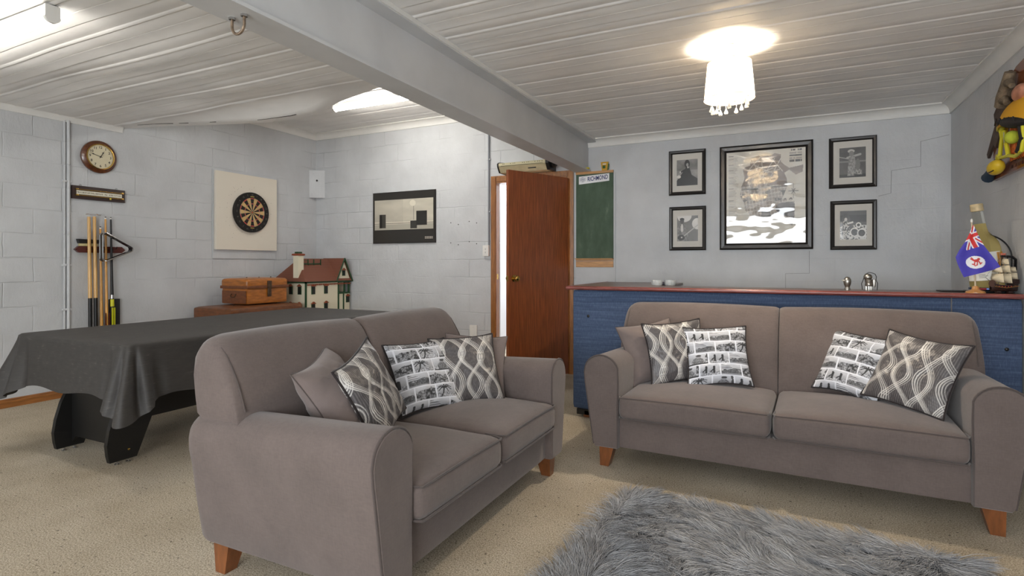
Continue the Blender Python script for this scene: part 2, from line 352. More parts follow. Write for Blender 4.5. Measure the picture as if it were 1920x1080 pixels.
for s, y0 in ((1, .037), (-1, .001)):
    mt = Matrix.Rotation(-s*PI/2, 4, 'X').to_3x3()
    mb.lathe([(.032, 0), (.032, .004), (.014, .008), (.012, .028), (.02, .036), (.027, .046), (.027, .056), (.018, .064), (0, .066)], 20, (.735, y0, .995), mt)
mb.build('knob', m_brass, door)
MB().rbox((.803, .019, .995), (.003, .024, .055), .001, 3).build('latch_plate', m_brass, door)
for z in (.25, 1.0, 1.8): MB().cone((-.004, .0, z-.045), (-.004, .0, z+.045), .006, n=10).build('hinge', m_brass, door)

# ------------------------------------------------------------------ lights that hang in the room
def fluoro(loc, L, label, power):
    t = thing('fluorescent_light', label, 'ceiling light', loc, 0, None)
    MB().box(-L/2, L/2, -.028, .028, -.035, 0).build('housing', m_white, t, smooth=False)
    prof = [(-.026, -.035)]+[(.034*math.cos(a), -.046-.032*math.sin(a)) for a in np.linspace(PI, 0, 10)]+[(.026, -.035)]
    MB().prism(prof, 'x', -L/2+.012, L/2-.012).build('diffuser', M('lit_diffuser', (250, 250, 245), .5, emit=((255, 251, 243), power)), t)
    cp = [(-.031, 0), (-.031, -.05)]+[(.036*math.cos(a), -.05-.035*math.sin(a)) for a in np.linspace(PI, 0, 10)][1:-1]+[(.031, -.05), (.031, 0)]
    for s in (-1, 1): MB().prism(cp, 'x', s*L/2-.006*s-.009, s*L/2-.006*s+.011).build('end_cap', m_white, t, smooth=False)
    return t
fluoro((-3.83, 1.465, ZC), 1.22, 'long white fluorescent batten lit on the low ceiling over the table', 21)
fluoro((-3.68, 4.50, ZH), 1.24, 'fluorescent batten glowing in the raised ceiling recess beyond the sagging boards', 40)

cl = thing('ceiling_light', 'white drum-shaded ceiling lamp with hanging crystal drops, lit warm', 'ceiling lamp', (-.287, 3.45, ZC))
MB().lathe([(.034, 0), (.036, -.006), (.034, -.012), (.033, -.105), (0, -.105)], 28).build('ceiling_mount', M('mount_white', (236, 230, 220), .5), cl)
k = NT('shade_fabric'); k.n.remove(k.b); df = k.node('ShaderNodeBsdfDiffuse'); df.inputs[0].default_value = rgba((205, 200, 190)); tl = k.node('ShaderNodeBsdfTranslucent'); tl.inputs[0].default_value = rgba((205, 195, 178))
ms = k.node('ShaderNodeMixShader'); ms.inputs[0].default_value = .5; k.link(df.outputs[0], ms.inputs[1]); k.link(tl.outputs[0], ms.inputs[2]); k.link(ms.outputs[0], k.n['Material Output'].inputs[0])
m_shade = k.m
mb = MB(); nf = 96
mb.grid(nf, 8, lambda u, v: ((.120+.018*(1-v)+.0012*math.sin(u*2*PI*48))*math.cos(u*2*PI), (.120+.018*(1-v)+.0012*math.sin(u*2*PI*48))*math.sin(u*2*PI), -.31+.205*v), closed=True)
mb.build('lamp_shade', m_shade, cl)
mb = MB()
for r, z in ((.139, -.311), (.1205, -.104)): mb.tube([(r*math.cos(a), r*math.sin(a), z) for a in np.linspace(0, 2*PI, 49)[:-1]], .0016, 5, closed=True)
for a in (0, PI/2, PI, 1.5*PI): mb.cone((.033*math.cos(a), .033*math.sin(a), -.1), (.12*math.cos(a), .12*math.sin(a), -.104), .0015, n=5)
for a in np.linspace(0, 2*PI, 9)[:-1]+.3: mb.cone((.1385*math.cos(a), .1385*math.sin(a), -.31), (.1205*math.cos(a), .1205*math.sin(a), -.104), .0012, n=4)
mb.build('shade_frame', M('shade_wire', (190, 160, 120), .5, .4), cl)
MB().ball((0, 0, -.20), (.03, .03, .04), 16, 10).build('bulb', M('lit_bulb', (255, 244, 225), .5, emit=((255, 226, 180), 28)), cl)
MB().cone((0, 0, -.105), (0, 0, -.165), .016, n=12).build('bulb_holder', m_white, cl)
MB().lathe([(.100, -.299), (.104, -.297), (.104, -.304), (.100, -.303), (.100, -.299)], 32, caps=False).build('drop_ring', m_chrome, cl)
m_crystal = M('crystal', (255, 250, 242), .08, trans=.6, ior=1.5)
for i in range(15):
    a = i*2.399; r = .098+.004*(i % 2); L = .055+.035*((i*7) % 5)/4
    x, y = r*math.cos(a), r*math.sin(a)
    MB().lathe([(.001, -.303), (.001, -.303-L+.036), (.005, -.303-L+.028), (.0115, -.303-L+.012), (.010, -.303-L+.004), (0, -.303-L)], 8, (x, y, 0)).build('crystal_drop', m_crystal, cl)
lp = bpy.data.lights.new('lamp_bulb_light', 'POINT'); lp.energy = 84; lp.color = (1, .87, .70); lp.shadow_soft_size = .045
lo = bpy.data.objects.new('lamp_bulb_light', lp); COL.objects.link(lo); lo.location = (-.287, 3.45, ZC-.215)

# ------------------------------------------------------------------ sofas
m_sofa = Mfabric('sofa_fabric', (103, 92, 88), .26, 170, .22)
m_pipe = Mfabric('sofa_piping', (84, 75, 72), .04, 380, .05)
m_leg = Mwood('sofa_leg_wood', (120, 71, 38), 5, (10, 10, 2), .18, .35, .2)
def arch():
    """right arm outline (x outward from the outer bottom edge, z)"""
    pts = [(-.135, .115), (-.137, .30), (-.139, .48), (-.137, .535)]
    for a in np.linspace(R(165), R(15), 14): pts.append((-.042+.098*math.cos(a), .538+.092*math.sin(a)))
    pts += [(.058, .53), (.054, .48), (.045, .42), (.022, .26), (.002, .13), (-.008, .115)]
    return pts
SD = .85
def sofa(name, label, loc, rz, W):
    t = thing(name, label, 'sofa', loc, rz, 'matching grey brown fabric sofas')
    h = W/2
    def cut(p):
        return p
    mb = MB(); mb.rbox((0, SD/2+.015, .2), (W-.24, SD-.05, .172), .012, 6); mb.build('base', m_sofa, t)
    for s in (-1, 1):
        pts = [(s*(h+x), z) for x, z in arch()]
        mb = MB(); n = len(pts); ys = [0, .004, .012, .03]+list(np.linspace(.08, SD-.08, 10))+[SD-.03, SD-.012, SD-.003, SD]
        cx, cz = s*(h-.05), .36
        V = []
        for y in ys:
            e = max(0, .014-min(y, SD-y)); sh = e*.55
            dip = .012*math.sin(PI*y/SD); tilt = -.028*y/SD
            for x, z in pts:
                dx, dz = x-cx, z-cz; L = math.hypot(dx, dz); zz = z-dz/L*sh; xx = x-dx/L*sh
                if zz > .45: zz += (tilt)*(zz-.45)/.17
                if .2 < zz < .5 and s*(x) > h-.02: xx += s*.004*math.sin(y*9)
                V.append((xx, y, zz))
        F = [(j*n+i, j*n+(i+1) % n, (j+1)*n+(i+1) % n, (j+1)*n+i) for j in range(len(ys)-1) for i in range(n)]
        F += [tuple(range(n))[::-1], tuple((len(ys)-1)*n+i for i in range(n))]
        arm = mb.add(V, F).build('arm', m_sofa, t, ang=50)
        MB().tube([(x, .006, z) for x, z in pts[1:-1]], .0042, 6).build('piping', m_pipe, arm)
    # back: two upholstered halves with a seam between them
    def prof(zt, bul):
        k = (zt-.60)/(.878-.60)
        q = [(SD, .118), (SD-.012, .5), (SD-.02, .60)]
        q2 = [(SD-.008, .70), (SD, .80), (SD-.004, .845), (SD-.02, .868), (SD-.045, .877), (SD-.075, .872), (SD-.10, .858), (SD-.125, .832), (SD-.152, .79), (SD-.18, .74), (SD-.205, .68), (SD-.225, .62)]
        q += [(y-(bul if y < SD-.07 else 0), .60+(z-.60)*k) for y, z in q2]
        q += [(SD-.235-bul, .56), (SD-.25-bul, .50), (SD-.27, .40), (SD-.28, .28)]
        return q
    for s in (-1, 1):
        xe = h+.035; xs = [0.002, .006, .014, .03]+list(np.linspace(.08, xe-.12, 8))+[xe-.095, xe-.075, xe-.055, xe-.038, xe-.024, xe-.012, xe-.004, xe]
        V = []; n = None
        for x in xs:
            d = xe-x; zt = .878-(.0 if d > .095 else (.095-max(0, .095**2.6-(.095-d)**2.6)**(1/2.6))*.95)
            if x < .02: zt -= .010*(1-x/.02)
            zt += .010*math.sin(PI*min(1, x/xe))
            bul = .022*math.sin(PI*min(1, x/xe))**.6-(.012*(1-x/.02) if x < .02 else 0)
            p = prof(zt, bul); n = len(p)
            V += [(s*(x if z > .53 else min(x, h-.06)), y, z) for y, z in p]
        F = [(j*n+i, j*n+(i+1) % n, (j+1)*n+(i+1) % n, (j+1)*n+i) for j in range(len(xs)-1) for i in range(n)]
        F += [tuple(range(n))[::-1], tuple((len(xs)-1)*n+i for i in range(n))]
        bk = MB().add(V, F).build('backrest', m_sofa, t, ang=60)
        dd = xe-.03; zt = .878-(.095-math.sqrt(.095**2-(.095-.03)**2))*.95
        pp = [(s*(dd), y-.001, z+.001) for y, z in prof(zt, .01)[4:15]]
        MB().tube(pp, .0032, 6).build('seam', m_pipe, bk)
    # seat cushions
    for s in (-1, 1):
        wc = h-.139; x0 = s*wc/2; yc0, yc1 = -.028, SD-.255
        cz = (.288+.418)/2
        cu = MB().rbox((x0, (yc0+yc1)/2, cz), (wc-.008, yc1-yc0, .132), .042, 12, crown=.034).build('seat_cushion', m_sofa, t, ang=60)
        xa, xb = x0-wc/2+.02, x0+wc/2-.02
        for zz in (.4085, .296):
            path = [(xa-.008, yc0+.10, zz-.001), (xa-.012, yc0+.04, zz), (xa, yc0+.006, zz)]+[(x, yc0+.004, zz+(.004*math.sin(PI*(x-xa)/(xb-xa)) if zz > .4 else 0)) for x in np.linspace(xa+.01, xb-.01, 10)]+[(xb, yc0+.006, zz), (xb+.012, yc0+.04, zz), (xb+.008, yc0+.10, zz-.001)]
            MB().tube(path, .0042, 6).build('piping', m_pipe, cu)
    # legs: outer face upright, inner face tapering
    for sx in (-1, 1):
        for sy, y0 in ((1, .03), (-1, SD-.03)):
            xo = sx*(h-.022); a = .083; b = .05
            top = [(xo, y0), (xo-sx*a, y0), (xo-sx*a, y0+sy*a), (xo, y0+sy*a)]
            yb = y0+sy*.012; bot = [(xo, yb), (xo-sx*b, yb), (xo-sx*b, yb+sy*b), (xo, yb+sy*b)]
            v = [(x, y, .118) for x, y in top]+[(x, y, 0) for x, y in bot]
            MB().add(v, [(0, 1, 2, 3), (7, 6, 5, 4)]+[(i, (i+1) % 4, 4+(i+1) % 4, 4+i) for i in range(4)]).build('leg', m_leg, t, smooth=False)
    return t
sofa('sofa', 'long grey-brown fabric sofa in front of the blue bar', (-.056, 2.985, 0), R(-2.2), 1.815)
sofa('sofa', 'short grey-brown two-seat sofa nearest the camera, seen from its arm', (-1.087, 2.10, 0), R(90), 1.493)

# ------------------------------------------------------------------ cushions
def ell(u, v, cx, cy, rx, ry): return ((u-cx)/rx)**2+((v-cy)/ry)**2 < 1
def seg(u, v, a, b):
    ax, ay = a; bx, by = b; dx, dy = bx-ax, by-ay; t = np.clip(((u-ax)*dx+(v-ay)*dy)/(dx*dx+dy*dy+1e-12), 0, 1); return np.hypot(u-ax-t*dx, v-ay-t*dy)
def poly(u, v, P_):
    c = np.zeros(u.shape, bool); n = len(P_)
    for i in range(n):
        (x1, y1), (x2, y2) = P_[i], P_[(i+1) % n]
        if y1 == y2: continue
        c ^= ((y1 > v) != (y2 > v)) & (u < (x2-x1)*(v-y1)/(y2-y1)+x1)
    return c
def palm(g, a, b, cx, cy, sc, lean):
    tr = np.minimum(seg(a, b, (cx-lean*sc*.6, cy-.62*sc), (cx-lean*sc*.2, cy-.3*sc)), seg(a, b, (cx-lean*sc*.2, cy-.3*sc), (cx, cy))) < .022*sc+.006
    m = tr
    for k_ in range(9):
        an = k_*2*PI/9+.3; p = (cx+.17*sc*math.cos(an), cy+.12*sc*math.sin(an)+.05*sc); q = (cx+.32*sc*math.cos(an), cy+.2*sc*math.sin(an)-.06*sc)
        m = m | (seg(a, b, (cx, cy), p) < .026*sc) | (seg(a, b, p, q) < .022*sc)
    return np.where(m, .13, g)
def beach(u, v):
    """tiled black-and-white snapshots separated by white joints"""
    row = np.floor(v*5.0+.35); b = v*5.0+.35-row; off = np.mod(row, 2)*.47+np.mod(row*.37, .3); x = u*2.9+off; col = np.floor(x); a = x-col
    typ = np.mod(col*2+row*3+np.floor(row/2), 5); n = fbm(u*34, v*34, 9, 3); n2 = fbm(u*70, v*70, 3, 2)
    g = .50+.34*b+.12*(fbm(u*9, v*14, 4)-.5); sea = b < .34; g = np.where(sea, .46+.30*(n2 > .52), g)
    g1 = palm(g, a, b, .40, .70, 1.15, .35); g = np.where(typ == 0, g1, g)
    bl = poly(a, b, [(.06, .3), (.06, .94), (.55, .72), (.55, .3)]); g2 = np.where(bl, .40+.42*(np.sin(b*48) > 0), g)
    g2 = np.where((b < .26+.36*n) | (ell(a, b, .72, .36, .34, .22) & (n > .30)), .10+.42*n2, g2); g2 = np.where(b < .14, .55, g2); g = np.where(typ == 1, g2, g)
    g3 = np.where(ell(a, b, .5, .34, .27, .32), .18+.45*n2, g); g3 = np.where(ell(a, b, .52, .72, .12, .15), .55, g3); g3 = np.where(ell(a, b, .54, .80, .14, .08), .16, g3)
    g3 = np.where((a > .86) & (b > .3) & (n > .4), .2, g3); g3 = np.where(b < .14, .14, g3); g = np.where(typ == 2, g3, g)
    hz = .30+.62*fbm(a*2.6+col, b*0+2, 3); g4 = np.where(b < hz, .10+.60*n2*(n > .42)+.15*n, g); g = np.where(typ == 3, g4, g)
    g5 = g.copy()
    for sx in (.32, .7):
        m = ((np.abs(a-sx) < .05) & (b > .2) & (b < .66)) | ell(a, b, sx, .72, .055, .085) | (seg(a, b, (sx-.16, .34), (sx+.03, .62)) < .035); g5 = np.where(m, .12, g5)
    g = np.where(typ == 4, g5, g); g = .14+.86*g; jt = (a < .03) | (a > .97) | (b < .045) | (b > .955); g = np.where(jt, .95, g)
    return np.stack([g*.97, g*.975, g], -1)
def swirl(u, v, ph=0.):
    st = .5+.5*np.sin(u*260+5*np.sin(v*7+u*6)+7*fbm(u*6, v*3, 2)); base = .27+.13*(st > .70)+.04*fbm(u*30, v*6, 5)
    c = np.stack([base*1.0, base*.955, base*.96], -1); hi = np.array((.90, .885, .86))
    for k_ in range(-2, 7):
        for sg in (-1, 1):
            xc = k_*.28+ph+sg*(.125*np.sin(2*PI*(v*1.05+ph*2)+.35*k_)+.02*np.sin(v*9+k_*2))+(.06 if sg > 0 else 0)
            for d_, wd in ((-.037, .0075), (-.012, .0070), (.013, .0060), (.038, .0045)):
                al = np.clip((wd*(.85+.2*np.sin(v*5+d_*90))-np.abs(u-xc-d_*(1+.22*np.sin(v*6+k_*2+sg))))/.006+.5, 0, 1)[..., None]; c = c*(1-al)+al*hi*(.93+.07*math.cos(k_+d_*40))
    return c
m_print = Mvcol('printed_cotton', .85, bump=(350, .12, .002)); m_swirl = Mvcol('satin_weave', .42, bump=(260, .1, .002)); m_plain = Mfabric('plain_cushion_cloth', (120, 108, 104), .06, 380, .06)
m_cordk = Mfabric('black_piping', (44, 38, 38), .04, 300, .05); 
def cushion(label, loc, psi, lean, roll, kind, S_=.37, T_=.062, seed=0, piping=True, flip=False):
    t = thing('cushion', label, 'cushion', loc, 0, 'scatter cushions on the two sofas'); 
    t.rotation_euler = (Matrix.Rotation(R(psi), 3, 'Z') @ Matrix.Rotation(R(lean), 3, 'X') @ Matrix.Rotation(R(roll), 3, 'Y')).to_euler()
    n = 176 if kind != 'plain' else 44; a = np.linspace(-1, 1, n+1); U, V = np.meshgrid(a, a)
    wr = (fbm(U*2.2+seed, V*2.2+seed*3, seed)-.5)
    cor = (np.abs(U)*np.abs(V))**3
    X = S_/2*U*(1-.075*(1-V**2)+.02*cor); Z = S_/2*V*(1-.075*(1-U**2)+.02*cor)
    Z = Z+.004*np.sin(U*2.3+seed)*(1-.3*V)*np.sign(1)
    hh = T_*(np.clip(1-np.abs(U)**2.6, 0, 1)*np.clip(1-np.abs(V)**2.6, 0, 1))**.55*(1+.5*wr)
    crease = .0045*np.sin(9*(U*.7+V)+seed)*np.clip(np.abs(U)+np.abs(V)-.75, 0, 1)*(1-np.maximum(np.abs(U), np.abs(V))**8)
    bend = -.012*(U**2+V**2)*0
    Yf = -hh+crease; Yb = hh*.9
    vs = list(zip(X.ravel(), Yf.ravel(), Z.ravel()))+list(zip(X.ravel(), (Yb+.0004).ravel(), Z.ravel())); W = n+1
    idx = np.arange(W*W).reshape(W, W); q = np.stack([idx[:-1, :-1], idx[:-1, 1:], idx[1:, 1:], idx[1:, :-1]], -1).reshape(-1, 4)
    mb = MB(); mb.v = [tuple(map(float, p)) for p in vs]; mb.f = [tuple(map(int, f)) for f in q]+[tuple(int(i)+W*W for i in f[::-1]) for f in q]
    pa = None
    if kind == 'beach': pp = beach((U+1)/2+seed*.13, (V+1)/2+seed*.21); pa = np.concatenate([pp.reshape(-1, 3)]*2)
    if kind == 'swirl': pp = swirl((U+1)/2*.98, (V+1)/2, (seed*.17) % .28); pa = np.concatenate([pp.reshape(-1, 3)]*2)
    mb.build('cover', {'beach': m_print, 'swirl': m_swirl, 'plain': m_plain}[kind], t, ang=180, recalc=False, paint=pa)
    e = [(X[0, i], 0, Z[0, i]) for i in range(0, n, 2)]+[(X[i, n], 0, Z[i, n]) for i in range(0, n, 2)]+[(X[n, n-i], 0, Z[n, n-i]) for i in range(0, n, 2)]+[(X[n-i, 0], 0, Z[n-i, 0]) for i in range(0, n, 2)]
    MB().tube(e, .0052 if piping else .0025, 6, closed=True).build('piping', m_cordk if piping else m_pipe, t)
    return t
cushion('plain grey-brown cushion in the left corner of the long sofa, behind the wavy one', (-.735, 3.475, .60), 38, -22, -9, 'plain', .37, .075, 3, False)
cushion('silver wavy-line cushion at the left end of the long sofa', (-.583, 3.43, .617), 31, -18, -4, 'swirl', .36, .05, 0)
cushion('cushion with black and white beach snapshots, left of the middle on the long sofa', (-.352, 3.445, .603), 14, -24.5, -2.7, 'beach', .352, .055, 1)
cushion('tilted cushion with beach snapshots on the right half of the long sofa', (.338, 3.50, .597), -35.7, -26.5, 4.4, 'beach', .352, .055, 2)
cushion('wavy-line cushion leaning on the right arm of the long sofa', (.571, 3.31, .612), -36, -30, 6, 'swirl', .375, .055, 4)
cushion('plain grey-brown cushion in the near corner of the two-seat sofa', (-1.60, 1.69, .60), 112, -32, -8, 'plain', .38, .085, 5, False)
cushion('wavy-line cushion nearest the camera on the two-seat sofa', (-1.515, 1.80, .615), 104, -24, -14, 'swirl', .36, .055, 6)
cushion('cushion with beach snapshots at the middle of the two-seat sofa', (-1.60, 2.285, .59), 67, -28, -1.7, 'beach', .352, .055, 3)
cushion('wavy-line cushion at the far end of the two-seat sofa', (-1.485, 2.50, .592), 51, -24, -1.6, 'swirl', .355, .055, 8)
cushion('plain grey-brown cushion against the far arm of the two-seat sofa', (-1.52, 2.65, .585), 30, -22, 3, 'plain', .34, .045, 9, False)

# ------------------------------------------------------------------ pool table and its cloth
TX0, TX1, TY0, TY1, TZ = -4.215, -3.10, 1.755, 4.02, .712
pt = thing('pool_table', 'low black table on flared panel legs, hidden under a dark grey cloth', 'pool table', ((TX0+TX1)/2, (TY0+TY1)/2, 0))
ox, oy = -(TX0+TX1)/2, -(TY0+TY1)/2
MB().rbox((0, 0, .645), (TX1-TX0-.012, TY1-TY0-.012, .13), .012, 4).build('table_top', m_blackwood, pt)
pf = [(1.815, .022), (1.96, .022), (2.046, .235)]; pf2 = [(1.806, .06), (1.80, .12), (1.812, .2), (1.84, .30), (1.885, .40), (1.95, .49), (2.03, .58)]
def mir(p): return (TY0+TY1-p[0], p[1])
pr = pf+[mir(p) for p in pf[::-1]]+[mir(p) for p in pf2]+pf2[::-1]
for x0 in (-3.97, -3.42):
    MB().prism([(y+oy, z) for y, z in pr], 'x', x0+ox, x0+ox+.03).build('side_panel', m_blackwood, pt, smooth=False)
for y0 in (1.895, 3.855):
    MB().prism([(-3.94+ox, .045), (-3.90+ox, .085), (-3.46+ox, .085), (-3.42+ox, .045), (-3.42+ox, .58), (-3.94+ox, .58)], 'y', y0+oy, y0+oy+.025).build('end_panel', m_blackwood, pt, smooth=False)
for x0 in (-3.955, -3.405):
    for y0 in (1.86, 1.92, 3.855, 3.915): MB().lathe([(.014, 0), (.014, .006), (.005, .008), (.005, .024)], 10, (x0+ox, y0+oy, 0)).build('levelling_foot', m_chrome, pt)
for y0, z0 in ((1.915, .075), (2.03, .27)): MB().ball((-3.3895+ox, y0+oy, z0), (.003, .007, .007), 10, 6).build('bolt', m_brass if z0 < .1 else m_black, pt)
def cloth():
    rx, ry, rc = (TX1-TX0)/2+.012, (TY1-TY0)/2+.012, .05
    per = []   # perimeter samples: point, outward normal, cornerness
    def arc(cx, cy, a0):
        for a in np.linspace(a0, a0+PI/2, 22): per.append((cx+rc*math.cos(a), cy+rc*math.sin(a), math.cos(a), math.sin(a), abs(a-a0-PI/4)/(PI/4)))
    def side(x0, y0, x1, y1, nx, ny):
        L = math.hypot(x1-x0, y1-y0); k_ = int(L/.03)
        for i in range(1, k_): t = i/k_; per.append((x0+(x1-x0)*t, y0+(y1-y0)*t, nx, ny, 1+min(t, 1-t)*L/.1))
    arc(rx-rc, ry-rc, 0); side(rx-rc, ry, -rx+rc, ry, 0, 1); arc(-rx+rc, ry-rc, PI/2); side(-rx, ry-rc, -rx, -ry+rc, -1, 0)
    arc(-rx+rc, -ry+rc, PI); side(-rx+rc, -ry, rx-rc, -ry, 0, -1); arc(rx-rc, -ry+rc, 1.5*PI); side(rx, -ry+rc, rx, ry-rc, 1, 0)
    n = len(per); rows = 22; V = []; F = []; s = 0
    for j in range(rows+1):
        t = j/rows; s = 0
        for i, (x, y, nx, ny, cn) in enumerate(per):
            c = math.exp(-(cn/1.5)**2); px, py = per[i-1][:2]; s += math.hypot(x-px, y-py) if i else 0
            an = math.atan2(ny, nx); drop = .285+.115*c+.012*math.sin(s*5.3)+.006*math.sin(s*13)
            rnd = .022
            fl = .022+.10*c+.010*math.sin(s*3.1+1)+.006*math.sin(s*8.)
            wv = 0.
            if cn < 2.4: wv = (.052*math.cos((cn*1.0)*PI*1.55))*math.exp(-(cn/1.6)**2)-.02*math.exp(-((cn-1.6)/.5)**2)
            d = drop*t; out = rnd*min(1, d/rnd)**.5*.5+fl*t**1.25+wv*min(1, t*1.5)
            z = -d if d > rnd else -rnd*(1-math.sqrt(max(0, 1-(d/rnd)**2)))*1.0
            V.append((x+nx*out, y+ny*out, z))
    for j in range(rows): F += [(j*n+i, j*n+(i+1) % n, (j+1)*n+(i+1) % n, (j+1)*n+i) for i in range(n)]
    # top: rings shrinking to the middle
    rings = 14; base = len(V)
    for k_ in range(1, rings+1):
        f = 1-k_/rings*.97
        for x, y, *_ in per: V.append((x*f, y*f, .0022*(float(fbm(np.array(x*f*3), np.array(y*f*3), 5, 2))-.5)*2+.0015))
    for k_ in range(rings):
        a0 = 0 if k_ == 0 else base+(k_-1)*n; b0 = base+k_*n
        F += [(a0+i, b0+i, b0+(i+1) % n, a0+(i+1) % n) for i in range(n)]
    F.append(tuple(base+(rings-1)*n+i for i in range(n)))
    return MB().add(V, F)
kc = NT('slub_cloth'); kb = kc.b; kb.inputs['Roughness'].default_value = .62; kb.inputs['Specular IOR Level'].default_value = .6
sl = kc.noise(16, 3, kc.scaled((1.2, 1.2, 12)), .6); sl2 = kc.noise(30, 2, kc.scaled((1, .25, 1)), .6)
kc.link(kc.ramp(kc.math('ADD', kc.math('MULTIPLY', sl, .6), kc.math('MULTIPLY', sl2, .4)), [(.36, (46, 43, 41)), (.60, (55, 52, 49)), (.70, (82, 78, 73))]), kb.inputs['Base Color'])
kc.bump(kc.math('ADD', sl, kc.noise(400, 2)), .12, .004)
tc = cloth().build('tablecloth', kc.m, None, ang=70); tc.location = ((TX0+TX1)/2, (TY0+TY1)/2, TZ+.002); tag(tc, 'dark charcoal slubbed cloth draped over the low black table', 'tablecloth')

# ------------------------------------------------------------------ shaggy rug
RX0, RX1, RY0, RY1 = -.75, .60, 1.25, 2.70
RA = R(-4)
def rugpt(x, y): 
    cx, cy = (RX0+RX1)/2, (RY0+RY1)/2; return cx+(x-cx)*math.cos(RA)-(y-cy)*math.sin(RA), cy+(x-cx)*math.sin(RA)+(y-cy)*math.cos(RA)
rug = MB().rbox((0, 0, .006), (RX1-RX0, RY1-RY0, .012), .005, 6).build('rug', M('rug_backing', (96, 98, 102), .95), None)
rug.location = ((RX0+RX1)/2, (RY0+RY1)/2, .0005); rug.rotation_euler = (0, 0, RA); tag(rug, 'shaggy grey long-haired rug on the carpet in front of the long sofa', 'rug')
def fur(n=64000, segs=4):
    hx, hy = (RX1-RX0)/2, (RY1-RY0)/2
    x = rng.uniform(-hx, hx, n); y = rng.uniform(-hy, hy, n)
    keep = rng.uniform(0, 1, n) < np.clip((y+hy)/.35-.2, .06, 1); x = x[keep]; y = y[keep]; n = len(x)
    # clumps: strands lean with a smooth direction field and gather to clump centres
    cs = .055; gx = np.floor(x/cs); gy = np.floor(y/cs); hs = lambda k_: np.mod(np.sin(gx*12.9898+gy*78.233+k_*37.7)*43758.5453, 1)
    ccx = (gx+.2+.6*hs(0))*cs; ccy = (gy+.2+.6*hs(1))*cs
    ang = 2*PI*(fbm(x*1.5+5, y*1.5+2, 11, 2)*1.5)+.9*(hs(2)-.5)+rng.normal(0, .22, n)+.6
    ex = np.clip((np.abs(x)-hx+.12)/.12, 0, 1)*np.sign(x); ey = np.clip((np.abs(y)-hy+.12)/.12, 0, 1)*np.sign(y)
    dx = np.cos(ang)+1.3*ex; dy = np.sin(ang)+1.3*ey; L = np.hypot(dx, dy)+1e-9; dx /= L; dy /= L
    ln = rng.uniform(.055, .10, n)*(.75+.5*hs(3)); lift = rng.uniform(.25, .65, n)*(.5+.9*hs(4)); clump = .8
    curl = rng.normal(0, .25, n); wd = rng.uniform(.0010, .0019, n)
    t = np.linspace(0, 1, segs+1)[:, None]
    bx = dx*np.cos(curl*t)-dy*np.sin(curl*t); by = dx*np.sin(curl*t)+dy*np.cos(curl*t)
    px = x+bx*ln*t*(.45+.55*t); py = y+by*ln*t*(.45+.55*t); pz = .011+ln*lift*(t*1.25-.75*t**2)
    px = px+(ccx+dx*ln*.7-px)*clump*t**1.5*.75; py = py+(ccy+dy*ln*.7-py)*clump*t**1.5*.75
    pz = np.maximum(pz, .005)
    nxp, nyp = -dy, dx; rad = wd*(1-.75*t)
    ring = []
    for a in (0, 2*PI/3, 4*PI/3): ring.append(np.stack([px+nxp*rad*math.cos(a), py+nyp*rad*math.cos(a), pz+rad*math.sin(a)], -1))
    V = np.stack(ring, 2)                                  # segs+1, n, 3, 3
    V = np.transpose(V, (1, 0, 2, 3)).reshape(-1, 3)       # strand-major
    st = (segs+1)*3; b = np.arange(n)[:, None, None]*st; j = np.arange(segs)[None, :, None]*3; q = np.arange(3)[None, None, :]; q2 = (q+1) % 3
    F = np.stack([b+j+q, b+j+q2, b+j+3+q2, b+j+3+q], -1).reshape(-1, 4)
    me = bpy.data.meshes.new('pile'); me.vertices.add(len(V)); me.vertices.foreach_set('co', V.astype(np.float32).ravel())
    me.loops.add(F.size); me.loops.foreach_set('vertex_index', F.astype(np.int32).ravel()); me.polygons.add(len(F)); me.polygons.foreach_set('loop_start', np.arange(0, F.size, 4, dtype=np.int32))
    me.polygons.foreach_set('use_smooth', np.ones(len(F), bool))
    tone = (.55+.75*rng.uniform(0, 1, n))*(.82+.36*hs(5)); tip = np.ones(segs+1); c = np.repeat((tone[:, None]*tip[None]).reshape(-1), 3)
    base = lin((182, 182, 184)); col = np.ones((len(V), 4), np.float32); col[:, :3] = base[None]*c[:, None]
    at = me.color_attributes.new('paint', 'FLOAT_COLOR', 'POINT'); at.data.foreach_set('color', col.ravel()); me.update(); me.validate()
    me.materials.append(Mvcol('fur', .55, spec=.3)); o = bpy.data.objects.new('pile', me); COL.objects.link(o); o.parent = rug; o['kind'] = 'stuff'; return o
fur()

# ------------------------------------------------------------------ bar
bar = thing('bar_counter', 'long bar with buttoned blue fabric front and dark red timber top, behind the long sofa', 'bar', (-.14, 3.96, 0))
kb_ = NT('blue_bar_cloth'); b = kb_.b; b.inputs['Roughness'].default_value = .75; b.inputs['Specular IOR Level'].default_value = .3
n1 = kb_.noise(60, 3, kb_.scaled((.06, 1, 3))); n2 = kb_.noise(220, 2, kb_.scaled((1, 1, .2)))
kb_.link(kb_.ramp(kb_.math('ADD', kb_.math('MULTIPLY', n1, .6), kb_.math('MULTIPLY', n2, .4)), [(.3, (52, 66, 92)), (.5, (66, 82, 110)), (.72, (90, 108, 136))]), b.inputs['Base Color']); kb_.bump(n2, .12, .002)
m_blue = kb_.m
bx0, bx1 = -1.425+.14, 1.172+.14
def tuft(p):
    return p
mb = MB(); mb.rbox(((bx0+bx1)/2, .02, .505), (bx1-bx0, .06, .89), .022, 10); mb.build('front_panel', m_blue, bar)
MB().rbox((bx0+.03, .57, .505), (.05, 1.05, .89), .02, 8).build('side_panel', m_blue, bar)
kt = NT('bar_top_laminate'); b = kt.b; b.inputs['Roughness'].default_value = .32
